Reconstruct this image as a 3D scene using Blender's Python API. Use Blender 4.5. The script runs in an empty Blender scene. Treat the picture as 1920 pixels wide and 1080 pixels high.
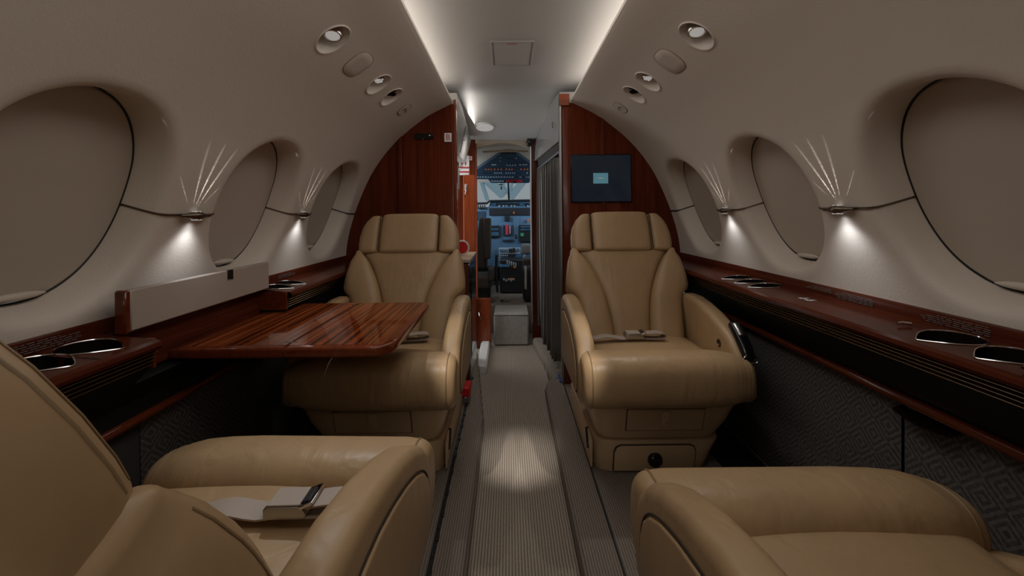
import bpy, math, random
from math import sin, cos, pi, radians as R
from mathutils import Vector, Matrix, noise
random.seed(7)
S = bpy.context.scene
COL = S.collection
# ------------------------------------------------------------------ camera, world, exposure
F, CXP, CYP, ROLL = 800.0, 954.0, 399.0, .0098
CAM = Vector((-.022, 0, 1.02))
cd = bpy.data.cameras.new('camera'); cam = bpy.data.objects.new('camera', cd); COL.objects.link(cam)
cd.sensor_width = 36; cd.lens = 36*F/1920; cd.clip_start = .01; cd.clip_end = 200
cd.shift_x = (960-CXP)/1920; cd.shift_y = -(540-CYP)/1920
cam.location = CAM
cam.rotation_euler = (Matrix.Rotation(pi/2, 3, 'X') @ Matrix.Rotation(-ROLL, 3, 'Z')).to_euler()
S.camera = cam
vs = S.view_settings
vs.view_transform = 'Standard'; vs.look = 'None'; vs.gamma = 1; vs.exposure = 0; vs.use_curve_mapping = False
w = bpy.data.worlds.new('world'); S.world = w; w.use_nodes = True
bgn = w.node_tree.nodes['Background']
bgn.inputs[0].default_value = (.86, .95, 1.0, 1); bgn.inputs[1].default_value = .30
S.cycles.max_bounces = 8; S.cycles.diffuse_bounces = 4; S.cycles.glossy_bounces = 4
S.cycles.sample_clamp_indirect = 1.5; S.cycles.caustics_reflective = False; S.cycles.caustics_refractive = False

def area(name, loc, direction, sx, sy, power, col=(1, 1, 1), spread=pi):
    l = bpy.data.lights.new(name, 'AREA'); l.shape = 'RECTANGLE'; l.size = sx; l.size_y = sy
    l.energy = power; l.color = col; l.spread = spread
    o = bpy.data.objects.new(name, l); COL.objects.link(o); o.location = loc
    o.rotation_euler = Vector(direction).to_track_quat('-Z', 'Y').to_euler(); return o
def spot(name, loc, target, power, ang, blend=.5, rad=.01, col=(1, 1, 1)):
    l = bpy.data.lights.new(name, 'SPOT'); l.energy = power; l.spot_size = R(ang); l.spot_blend = blend
    l.shadow_soft_size = rad; l.color = col
    o = bpy.data.objects.new(name, l); COL.objects.link(o); o.location = loc
    o.rotation_euler = (Vector(target)-Vector(loc)).to_track_quat('-Z', 'Y').to_euler(); return o
COOL = (1, .97, .93); WARM = (1, .86, .70)
for s in (-1, 1):      # LED strips lying in the two ceiling coves
    area('cove_light', (s*.465, .55, 1.66), (-s, 0, .12), 3.6, .03, 2.9, COOL)
    area('vestibule_cove_light', (s*.27, 2.9, 1.66), (-s*.8, 0, .6), .8, .05, .45, COOL)
area('door_daylight', (-.62, 3.07, .95), (1, -.15, -.1), .40, 1.5, 5, (.92, .97, 1))
for s in (-1, 1): area('cockpit_window_daylight', (s*.74, 4.05, 1.28), (-s, .55, .12), .6, .35, 4.5, (.66, .83, 1), R(150))
for s in (-1, 1): spot('aisle_patch_beam', (s*.47, .60, 1.50), (.012, 1.79, 0), 58, 12, 1, .012, COOL)  # unseen beams added to make the light patch on the aisle carpet
area('low_fill_light', (.02, -.6, .46), (0, 1, 0), .3, .3, 1.3, COOL)  # unseen fill added low down to brighten the seat fronts
area('aft_fill_light', (0, -.9, 1.62), (0, .9, -.75), .7, .5, 1.2, COOL)  # unseen fill lamp added behind the camera
area('forward_fill_light', (0, .42, 1.69), (0, .85, -.52), .5, .3, 1.5, COOL)  # unseen fill added to light the forward seats and walls
area('overhead_fill_light', (0, 1.35, 1.70), (0, 0, -1), .5, 1.9, 3.3, COOL)  # unseen fill under the ceiling, added to brighten the whole cabin

# ------------------------------------------------------------------ helpers
def at(px, py, Y):
    u = (px-CXP)/F; v = -(py-CYP)/F
    return Vector((CAM.x+(u+ROLL*v)*Y, Y, CAM.z+(v-ROLL*u)*Y))
class B:
    """collects geometry for ONE mesh object"""
    def __init__(s, M=None): s.v = []; s.f = []; s.M = M or Matrix()
    def add(s, vs_, fs):
        o = len(s.v); s.v += [s.M @ Vector(p) for p in vs_]; s.f += [[i+o for i in f] for f in fs]; return s
    def box(s, c, h, r=.002, rot=None):
        c = Vector(c); r = min(r, .49*min(h)); pts = []; 
        idx = {}
        for sx in (-1, 1):
            for sy in (-1, 1):
                for sz in (-1, 1):
                    sg = (sx, sy, sz)
                    for a in range(3):
                        p = [sg[k]*(h[k]-(0 if k == a else r)) for k in range(3)]
                        idx[(sg, a)] = len(pts); pts.append(p)
        fs = []
        q = [(-1, -1), (1, -1), (1, 1), (-1, 1)]
        for a in range(3):
            b_, c_ = (a+1) % 3, (a+2) % 3
            for sa in (-1, 1):
                f = []
                for x, y in q:
                    sg = [0]*3; sg[a] = sa; sg[b_] = x; sg[c_] = y; f.append(idx[(tuple(sg), a)])
                fs.append(f if sa > 0 else f[::-1])
            for x in (-1, 1):
                for y in (-1, 1):
                    s1 = [0]*3; s1[a] = -1; s1[b_] = x; s1[c_] = y; s2 = list(s1); s2[a] = 1
                    f = [idx[(tuple(s1), b_)], idx[(tuple(s2), b_)], idx[(tuple(s2), c_)], idx[(tuple(s1), c_)]]
                    fs.append(f if x*y > 0 else f[::-1])
        for sx in (-1, 1):
            for sy in (-1, 1):
                for sz in (-1, 1):
                    f = [idx[((sx, sy, sz), a)] for a in range(3)]
                    fs.append(f if sx*sy*sz > 0 else f[::-1])
        if rot is not None: pts = [rot @ Vector(p) for p in pts]
        return s.add([Vector(p)+c for p in pts], fs)
    def rbox(s, c, h, r, n=8, deform=None, rot=None):
        """rounded cushion: cube grid wrapped on a rounded box, then deformed"""
        pts = {}; vs_ = []; fs = []
        def key(p):
            k = tuple(round(x, 5) for x in p)
            if k not in pts: pts[k] = len(vs_); vs_.append(Vector(p))
            return pts[k]
        g = [-1+2*i/n for i in range(n+1)]
        for a in range(3):
            for sa in (-1, 1):
                for i in range(n):
                    for j in range(n):
                        q = []
                        for x, y in ((g[i], g[j]), (g[i+1], g[j]), (g[i+1], g[j+1]), (g[i], g[j+1])):
                            p = [0]*3; p[a] = sa; p[(a+1) % 3] = x; p[(a+2) % 3] = y; q.append(key(p))
                        fs.append(q if sa > 0 else q[::-1])
        out = []
        for p in vs_:
            q = Vector([p[k]*h[k]*1.0 for k in range(3)])
            # push the grid so that rounding gets enough vertices
            q = Vector([math.copysign(abs(p[k])**.7, p[k])*h[k] for k in range(3)])
            inn = Vector([max(-(h[k]-r), min(h[k]-r, q[k])) for k in range(3)])
            d = q-inn
            if d.length > 1e-9: q = inn+d.normalized()*r
            if deform: q = Vector(deform(q))
            if rot is not None: q = rot @ q
            out.append(q+Vector(c))
        return s.add(out, fs)
    def rings(s, rr, close=True, cap=True):
        n = len(rr[0]); vs_ = [p for r_ in rr for p in r_]; fs = []
        for i in range(len(rr)-1):
            for j in range(n if close else n-1):
                k = (j+1) % n
                fs.append([i*n+j, i*n+k, (i+1)*n+k, (i+1)*n+j])
        if cap and close:
            fs.append(list(range(n))[::-1]); fs.append([(len(rr)-1)*n+j for j in range(n)])
        return s.add(vs_, fs)
    def loft(s, rows, n=28, p=2.6, er=.02, m=5, er1=None):
        """rows: (centre, vector a, vector b) half axes; super-elliptic sections with rounded ends"""
        rows = [(Vector(c), Vector(a), Vector(b)) for c, a, b in rows]
        er1 = er if er1 is None else er1
        def ring(c, a, b, sh=0):
            la, lb = a.length, b.length
            a = a*(max(la-sh, la*.08)/la); b = b*(max(lb-sh, lb*.08)/lb); o = []
            for k in range(n):
                t = 2*pi*k/n; ct, st = cos(t), sin(t)
                o.append(c+a*math.copysign(abs(ct)**(2/p), ct)+b*math.copysign(abs(st)**(2/p), st))
            return o
        d0 = (rows[0][0]-rows[1][0]).normalized(); d1 = (rows[-1][0]-rows[-2][0]).normalized()
        rr = []
        for k in range(m, 0, -1):
            t = k/m*pi/2; c, a, b = rows[0]; rr.append(ring(c+d0*er*(sin(t)-1+0)+d0*0, a, b, er*(1-cos(t))))
        # first ring sits er inside the end
        rr = []
        for k in range(m, 0, -1):
            t = k/m*pi/2; c, a, b = rows[0]; rr.append(ring(c+d0*er*sin(t), a, b, er*(1-cos(t))))
        for c, a, b in rows: rr.append(ring(c, a, b))
        for k in range(1, m+1):
            t = k/m*pi/2; c, a, b = rows[-1]; rr.append(ring(c+d1*er1*sin(t), a, b, er1*(1-cos(t))))
        return s.rings(rr)
    def tube(s, pts, r, n=8, closed=False, cap=True):
        pts = [Vector(p) for p in pts]; rr = []; up = None; N = len(pts)
        for i, p in enumerate(pts):
            a = pts[(i-1) % N] if (closed or i > 0) else p; b = pts[(i+1) % N] if (closed or i < N-1) else p
            t = (b-a).normalized()
            if up is None: up = t.orthogonal().normalized()
            up = (up-t*up.dot(t)).normalized(); sd = t.cross(up)
            rad = r[i] if isinstance(r, (list, tuple)) else r
            rr.append([p+up*rad*cos(2*pi*k/n)+sd*rad*sin(2*pi*k/n) for k in range(n)])
        if closed: rr.append(rr[0]); return s.rings(rr, cap=False)
        return s.rings(rr, cap=cap)
    def slab(s, poly, to3, x0, x1, r=.01, m=4):
        """outline poly (2-D, counter-clockwise) pulled from x0 to x1 with rounded rims; to3(u,v,x)->point"""
        N = len(poly); P = [Vector(p) for p in poly]; nr = []
        for i in range(N):
            e1 = (P[i]-P[i-1]).normalized(); e2 = (P[(i+1) % N]-P[i]).normalized()
            n1 = Vector((e1.y, -e1.x)); n2 = Vector((e2.y, -e2.x)); b = n1+n2
            if b.length < 1e-6: b = n1
            b = b.normalized(); nr.append(b/max(.5, b.dot(n1)))
        rr = []
        def ring(x, sh): return [to3(*(P[i]-nr[i]*sh), x) for i in range(N)]
        sg = 1 if x1 > x0 else -1
        for k in range(m, -1, -1):
            t = k/m*pi/2; rr.append(ring(x0+sg*r*(1-sin(t)), r*(1-cos(t))))
        for k in range(0, m+1):
            t = k/m*pi/2; rr.append(ring(x1-sg*r*(1-sin(t)), r*(1-cos(t))))
        return s.rings(rr)
    def grid(s, fn, nu, nv):
        vs_ = [fn(i/nu, j/nv) for i in range(nu+1) for j in range(nv+1)]
        return s.add(vs_, [[i*(nv+1)+j, (i+1)*(nv+1)+j, (i+1)*(nv+1)+j+1, i*(nv+1)+j+1] for i in range(nu) for j in range(nv)])
    def lathe(s, prof, n=32, M=None, cap=True):
        M = M or Matrix()
        return s.rings([[M @ Vector((r_*cos(2*pi*k/n), r_*sin(2*pi*k/n), z)) for k in range(n)] for r_, z in prof], cap=cap)
    def ribbon(s, pts, wd, th=.0015):
        pts = [Vector(p) for p in pts]; wd = Vector(wd); rr = []
        for i, p in enumerate(pts):
            t = (pts[min(i+1, len(pts)-1)]-pts[max(i-1, 0)]).normalized()
            nn = t.cross(wd).normalized()*th
            rr.append([p+wd+nn, p-wd+nn, p-wd-nn, p+wd-nn])
        return s.rings(rr)
    def build(s, name, mat, parent=None, smooth=True, loc=None, **tags):
        me = bpy.data.meshes.new(name); off = Vector(loc) if loc is not None else Vector()
        me.from_pydata([tuple(v-off) for v in s.v], [], s.f); me.update()
        import bmesh
        bm = bmesh.new(); bm.from_mesh(me); bmesh.ops.recalc_face_normals(bm, faces=bm.faces); bm.to_mesh(me); bm.free()
        if smooth:
            me.polygons.foreach_set('use_smooth', [True]*len(me.polygons))
            me.set_sharp_from_angle(angle=R(38))
        me.materials.append(mat)
        o = bpy.data.objects.new(name, me); COL.objects.link(o); o.location = off
        if parent: o.parent = parent
        for k, v_ in tags.items(): o[k] = v_
        return o
def empty(name, loc=(0, 0, 0), rz=0, label=None, cat=None, group=None, kind=None):
    o = bpy.data.objects.new(name, None); COL.objects.link(o); o.location = loc; o.rotation_euler = (0, 0, rz); o.empty_display_size = .05
    if label: o['label'] = label
    if cat: o['category'] = cat
    if group: o['group'] = group
    if kind: o['kind'] = kind
    return o
def tg(label, cat, group=None):
    d = dict(label=label, category=cat)
    if group: d['group'] = group
    return d
def text(name, body, size, mat, M, parent, ext=.0003):
    c = bpy.data.curves.new(name, 'FONT'); c.body = body; c.size = size; c.extrude = ext; c.align_x = 'CENTER'; c.align_y = 'CENTER'
    q = bpy.data.objects.new(name, c); COL.objects.link(q); dg = bpy.context.evaluated_depsgraph_get(); me = bpy.data.meshes.new_from_object(q.evaluated_get(dg)); bpy.data.objects.remove(q)
    me.materials.clear(); me.materials.append(mat); o = bpy.data.objects.new(name, me); COL.objects.link(o); o.parent = parent
    if parent: o.matrix_local = M
    return o
def lerp(a, b, t): return a+(b-a)*t
def spline(pts, n):
    """Catmull-Rom through pts"""
    P = [Vector(p) for p in pts]; P = [P[0]*2-P[1]]+P+[P[-1]*2-P[-2]]; out = []
    for i in range(1, len(P)-2):
        for k in range(n):
            t = k/n; a, b, c, d = P[i-1], P[i], P[i+1], P[i+2]
            out.append(.5*((2*b)+(c-a)*t+(2*a-5*b+4*c-d)*t*t+(3*b-a-3*c+d)*t**3))
    out.append(P[-2]); return out

# ------------------------------------------------------------------ materials
def mat(name, col, rough=.5, metal=0, spec=.5, emit=None, est=1, coat=0):
    m = bpy.data.materials.new(name); m.use_nodes = True; b = m.node_tree.nodes['Principled BSDF']
    b.inputs['Base Color'].default_value = (*col, 1); b.inputs['Roughness'].default_value = rough; b.inputs['Metallic'].default_value = metal
    b.inputs['Specular IOR Level'].default_value = spec
    b.inputs['Coat Weight'].default_value = coat; b.inputs['Coat Roughness'].default_value = .04
    if emit: b.inputs['Emission Color'].default_value = (*emit, 1); b.inputs['Emission Strength'].default_value = est
    return m
class NT:
    def __init__(s, m): s.m = m; s.t = m.node_tree; s.b = s.t.nodes['Principled BSDF']
    def n(s, typ, **kw):
        x = s.t.nodes.new(typ)
        for k, v in kw.items():
            if k.startswith('i_'): x.inputs[int(k[2:]) if k[2:].isdigit() else k[2:].replace('_', ' ')].default_value = v
            else: setattr(x, k, v)
        return x
    def l(s, a, b): s.t.links.new(a, b)
    def coords(s, scale=(1, 1, 1), rot=(0, 0, 0), kind='Object'):
        c = s.n('ShaderNodeTexCoord'); mp = s.n('ShaderNodeMapping'); mp.inputs['Scale'].default_value = scale; mp.inputs['Rotation'].default_value = rot
        s.l(c.outputs[kind], mp.inputs[0]); return mp.outputs[0]
    def noise(s, vec, scale, detail=4, rough=.55, dist=0):
        x = s.n('ShaderNodeTexNoise'); x.inputs['Scale'].default_value = scale; x.inputs['Detail'].default_value = detail
        x.inputs['Roughness'].default_value = rough; x.inputs['Distortion'].default_value = dist; s.l(vec, x.inputs['Vector']); return x.outputs[0]
    def ramp(s, f, stops):
        x = s.n('ShaderNodeValToRGB'); e = x.color_ramp.elements
        while len(e) < len(stops): e.new(.5)
        for k, (p, c) in enumerate(stops): e[k].position = p; e[k].color = (*c, 1)
        s.l(f, x.inputs[0]); return x.outputs[0]
    def math(s, op, a, b=None):
        x = s.n('ShaderNodeMath', operation=op)
        for k, q in enumerate((a, b)):
            if q is None: continue
            if isinstance(q, (int, float)): x.inputs[k].default_value = q
            else: s.l(q, x.inputs[k])
        return x.outputs[0]
    def bump(s, h, strength, dist, prev=None):
        x = s.n('ShaderNodeBump'); x.inputs['Strength'].default_value = strength; x.inputs['Distance'].default_value = dist
        s.l(h, x.inputs['Height'])
        if prev is not None: s.l(prev, x.inputs['Normal'])
        return x.outputs[0]
    def col(s, o): s.l(o, s.b.inputs['Base Color'])
    def nor(s, o): s.l(o, s.b.inputs['Normal'])
def leather(name, col, bulk=1.0, folds=0):
    m = mat(name, col, .42, spec=.42); t = NT(m); v = t.coords()
    big = t.noise(v, 9, 3); t.col(t.ramp(big, [(.3, tuple(c*.93 for c in col)), (.7, tuple(c*1.05 for c in col))]))
    fold = t.noise(t.coords((1, 1, .35)), 16, 2, .5, .8); fine = t.noise(v, 420, 2)
    nn = t.bump(fold, .25*bulk, .012)
    if folds: nn = t.bump(t.noise(t.coords((26, 5, 4)), 1, 2, .5, 1.2), folds, .012, nn)
    t.nor(t.bump(fine, .12, .0006, nn)); return m
LEATHER = leather('cream_leather', (.40, .262, .138))
LEATHER_W = leather('wrinkled_cream_leather', (.40, .262, .138), 1.3, .15)
LEATHER_LIT = leather('brightened_base_leather', (.55, .385, .225), .3)  # same leather, made lighter in place of light missing under the roll
LATCH = mat('pale_leather_tab', (.58, .42, .25), .4)
def lining(name):
    c = (.68, .60, .52); m = mat(name, c, .5, spec=.35); t = NT(m); v = t.coords(); fine = t.noise(v, 75, 3, .6, 1.5)
    t.nor(t.bump(fine, .17, .004)); return m
LIN = lining('grained_cream_lining')
LIN_S = mat('smooth_cream_lining', (.62, .54, .46), .42, spec=.35)
SHADE = mat('window_shade_cream', (.50, .43, .36), .55)
CEIL = mat('ceiling_panel', (.62, .60, .57), .5)
def wood(name, grain_scale, rot=(0, 0, 0), a=(.050, .0085, .004), b=(.115, .026, .010), rough=.16, spec=.3, coat=.12, lo=.34, hi=.66):
    m = mat(name, b, rough, spec=spec, coat=coat); t = NT(m); v = t.coords(grain_scale, rot)
    f = t.noise(v, 1, 6, .62, .6); g = t.noise(v, 3.1, 3)
    mix = t.math('ADD', t.math('MULTIPLY', f, .7), t.math('MULTIPLY', g, .3))
    t.col(t.ramp(mix, [(lo, a), ((lo+hi)/2, lerp3(a, b, .5)), (hi, b)])); return m
def lerp3(a, b, t): return tuple(x+(y-x)*t for x, y in zip(a, b))
WOOD_V = wood('mahogany_vertical_grain', (34, 34, 1.6), a=(.075, .012, .005), b=(.15, .030, .010), spec=.16, coat=.03)
WOOD_Y = wood('mahogany_lengthwise_grain', (60, 1.8, 60), spec=.10, coat=.0, rough=.2)
WOOD_T = wood('striped_table_veneer', (80, .9, 8), (0, 0, R(-3)), (.026, .004, .002), (.27, .060, .016), .06, .3, .2, .43, .57)
WOOD_E = wood('mahogany_solid_edge', (30, 3, 30), a=(.09, .017, .006), b=(.17, .035, .011), rough=.1)
WOOD_R = wood('red_mahogany', (40, 40, 2.5), a=(.16, .030, .010), b=(.26, .055, .018))
def carpet(name='ribbed_carpet', P=.0092, lo_=(.17, .135, .105), mid=(.30, .25, .20), hi=(.41, .35, .29)):
    m = mat(name, (.3, .25, .2), .95, spec=.1); t = NT(m)
    sx = t.n('ShaderNodeSeparateXYZ'); c = t.n('ShaderNodeTexCoord'); t.l(c.outputs['Object'], sx.inputs[0])
    wob = t.noise(t.coords((3, 30, 1)), 1, 2)
    ph = t.math('ADD', t.math('MULTIPLY', sx.outputs[0], 2*pi/P), t.math('MULTIPLY', wob, 1.6))
    rib = t.math('ADD', t.math('MULTIPLY', t.math('SINE', ph), .5), .5)
    lo = t.noise(t.coords((1, .55, 1)), 190, 2, .7); mx = t.math('ADD', t.math('MULTIPLY', rib, .62), t.math('MULTIPLY', lo, .38))
    t.col(t.ramp(mx, [(.15, lo_), (.5, mid), (.85, hi)]))
    t.nor(t.bump(mx, .7, .003)); return m
CARPET = carpet()
def loop_carpet():
    m = mat('loop_carpet', (.29, .25, .21), .95, spec=.1); t = NT(m); v = t.coords((1, .45, 1))
    f = t.noise(v, 260, 2, .6); g = t.noise(t.coords(), 22, 3, .6, 1.2); mx = t.math('ADD', t.math('MULTIPLY', f, .65), t.math('MULTIPLY', g, .35))
    t.col(t.ramp(mx, [(.3, (.15, .122, .098)), (.7, (.28, .24, .20))])); t.nor(t.bump(mx, .8, .004)); return m
LOOP = loop_carpet(); STEPC = loop_carpet(); STEPC.node_tree.nodes['Color Ramp'].color_ramp.elements[0].color = (.27, .245, .22, 1); STEPC.node_tree.nodes['Color Ramp'].color_ramp.elements[1].color = (.46, .42, .38, 1); SIDECARPET = carpet('side_carpet', .0078, (.15, .12, .096), (.215, .18, .148), (.29, .25, .205))
def fabric():
    m = mat('diamond_pattern_fabric', (.03, .028, .027), .85, spec=.2); t = NT(m)
    sx = t.n('ShaderNodeSeparateXYZ'); c = t.n('ShaderNodeTexCoord'); t.l(c.outputs['Object'], sx.inputs[0])
    P = .085; y, z = sx.outputs[1], sx.outputs[2]
    def tri(q): # distance to the cell centre, -> 0..1
        fr = t.math('FRACT', t.math('DIVIDE', q, P)); return t.math('ABSOLUTE', t.math('SUBTRACT', t.math('MULTIPLY', fr, 2), 1))
    d = t.math('MULTIPLY', t.math('ADD', tri(y), tri(z)), .5)
    st = t.math('SINE', t.math('MULTIPLY', d, 2*pi*5)); th = t.noise(t.coords(), 150, 2, .6)
    mx = t.math('ADD', t.math('MULTIPLY', t.math('GREATER_THAN', st, .1), .3), t.math('MULTIPLY', th, .7))
    t.col(t.ramp(mx, [(.25, (.055, .049, .045)), (.75, (.15, .138, .13))])); t.nor(t.bump(mx, .6, .003)); return m
FABRIC = fabric()
FABRIC_P = mat('plain_charcoal_fabric', (.05, .046, .044), .9)
BLACK = mat('black_panel', (.006, .0065, .007), .5, spec=.35)
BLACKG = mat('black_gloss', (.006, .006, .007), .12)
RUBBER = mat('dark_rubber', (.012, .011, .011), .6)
DARKSEAM = mat('dark_seam', (.03, .02, .012), .8)
PIPING = mat('stitch_piping', (.26, .165, .08), .5)
CHROME = mat('chrome', (.62, .60, .58), .12, 1)
BRONZE = mat('brushed_bronze', (.17, .135, .10), .3, 1)
GOLD = mat('champagne_fin', (.42, .29, .17), .3, 1)
WELL = mat('bronze_cup_well', (.007, .005, .004), .25, 0, .25)
STEEL = mat('satin_steel', (.42, .41, .40), .3, 1)
WHITE = mat('white_plastic', (.72, .70, .68), .4)
PRINT = mat('silver_print', (.20, .17, .16), .6)
WPRINT = mat('white_print', (.75, .72, .70), .6)
RED = mat('red_paint', (.55, .012, .012), .35)
REDP = mat('red_print', (.42, .02, .02), .5)
BELT = mat('beige_webbing', (.37, .30, .245), .6); _t = NT(BELT); _t.nor(_t.bump(_t.noise(_t.coords((300, 60, 60)), 1, 1), .3, .001))
GREYP = mat('grey_valance', (.42, .40, .37), .45)
CURT = mat('charcoal_curtain', (.12, .11, .10), .45)
LENS = mat('lit_lens', (.8, .8, .8), .3, emit=(1, .98, .95), est=.24)
CKBLUE = mat('skylit_panel_blue', (.10, .20, .31), .5)  # blue-grey panel with the skylight's blue put into its colour
CKDARK = mat('overhead_panel_blue', (.022, .045, .075), .5)
CKBLACK = mat('cockpit_black', (.010, .011, .013), .55)
SCREEN = mat('dark_screen', (.004, .005, .007), .12, emit=(.012, .020, .032), est=.35)
SCR_B = mat('screen_window', (.05, .1, .12), .3, emit=(.16, .42, .52), est=.33)
SCR_T = mat('screen_text', (.4, .3, .2), .3, emit=(.75, .62, .45), est=.3)
DISP = mat('avionics_display', (.01, .02, .03), .15, emit=(.06, .22, .42), est=.16)
AMBER = mat('amber_light', (.3, .08, .02), .4, emit=(1, .22, .04), est=.14)
KEYS = mat('pale_keys', (.40, .47, .52), .5)
SKYGLOW = mat('hangar_structure', (.48, .66, .74), .8)
SEATD = mat('taupe_crew_seat', (.045, .036, .029), .7)
BEIGE = mat('cockpit_headliner', (.55, .45, .35), .6)
def glass():
    m = bpy.data.materials.new('windscreen_glass'); m.use_nodes = True; b = m.node_tree.nodes['Principled BSDF']
    b.inputs['Base Color'].default_value = (.93, .98, 1, 1); b.inputs['Roughness'].default_value = 0; b.inputs['Transmission Weight'].default_value = 1; b.inputs['IOR'].default_value = 1.02; return m
GLASS = glass()

# ------------------------------------------------------------------ room shell
YB, Y0 = 2.36, -1.55                    # bulkhead, aft end
RF = .07                                # raised floor under the seats
PROF = spline([(.925, .66), (.926, .76), (.917, .86), (.888, .98), (.838, 1.117), (.765, 1.264), (.65, 1.41), (.486, 1.545), (.335, 1.625)], 24)
_S = [0]
for i in range(1, len(PROF)): _S.append(_S[-1]+(PROF[i]-PROF[i-1]).length)
SMAX = _S[-1]
def prof(s):
    """arc length -> (half width, z, outward normal)"""
    s = max(0, min(SMAX, s))
    i = next(k for k in range(1, len(_S)) if _S[k] >= s-1e-9); t = (s-_S[i-1])/(_S[i]-_S[i-1])
    p = PROF[i-1].lerp(PROF[i], t)
    a = PROF[max(0, i-2)]; b = PROF[min(len(PROF)-1, i+1)]; d = (b-a).normalized(); return p, Vector((d.y, -d.x))
def s_of_z(z): return next(_S[i] for i in range(len(PROF)) if PROF[i].y >= z)
def lin(side, Y, s, dep=0):
    p, n = prof(s); q = p+n*dep; return Vector((side*q.x, Y, q.y))
def superell(t, a, b, p=2.2, egg=0):
    c, s_ = cos(t), sin(t); x = math.copysign(abs(c)**(2/p), c)*a; y = math.copysign(abs(s_)**(2/p), s_)*b
    return x*(1+egg*y/b), y
def cell(bd, to3, u0, u1, v0, v1, uc, vc, levels, K=88, shape=superell, nr=6, floor_=True):
    """rectangular patch u0..u1 x v0..v1 of a surface with an oval recess; levels: (ru, rv, depth) from rim inwards"""
    q = K//4; per = []
    for i in range(q): per.append((lerp(u0, u1, i/q), v0))
    for i in range(q): per.append((u1, lerp(v0, v1, i/q)))
    for i in range(q): per.append((lerp(u1, u0, i/q), v1))
    for i in range(q): per.append((u0, lerp(v1, v0, i/q)))
    ru, rv, d0 = levels[0]; ang = [math.atan2((v-vc)/rv, (u-uc)/ru) for u, v in per]
    rr = []
    for k in range(nr):
        t = k/nr; t = 1-(1-t)**1.3; ring = []
        for (u, v), a in zip(per, ang):
            x, y = shape(a, ru, rv); ring.append(to3(lerp(u, uc+x, t), lerp(v, vc+y, t), 0))
        rr.append(ring)
    for ru_, rv_, d in levels:
        rr.append([to3(uc+shape(a, ru_, rv_)[0], vc+shape(a, ru_, rv_)[1], d) for a in ang])
    bd.rings(rr, cap=False)
    if floor_: bd.add(rr[-1], [list(range(K))])
WZ = s_of_z(1.044)                      # window centre height on the lining
WIN_Y = [.225-.608, .225, .835, 1.443, 2.05]
WU, WV, WD = .181, .212, .082
LIPR = [(WU+.050, WV+.050, 0), (WU+.038, WV+.037, .0015), (WU+.027, WV+.026, .006), (WU+.019, WV+.019, .015), (WU+.013, WV+.013, .030), (WU+.008, WV+.008, .055), (WU+.004, WV+.004, WD-.006), (WU+.001, WV+.001, WD+.004)]
LAMP_Y = [1.22, 1.425, 1.645, 1.825, 2.055]
LAMP_S = s_of_z(1.517)
def cup_levels(r): return [(r+.006, r+.006, 0), (r+.003, r+.003, -.003), (r, r, -.002), (r*.93, r*.93, .004), (r*.55, r*.55, .040), (r*.4, r*.4, .046)]
SA, SB = WZ-.315, WZ+.315               # window band
circ = lambda t, a, b: (a*cos(t), b*sin(t))
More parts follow.
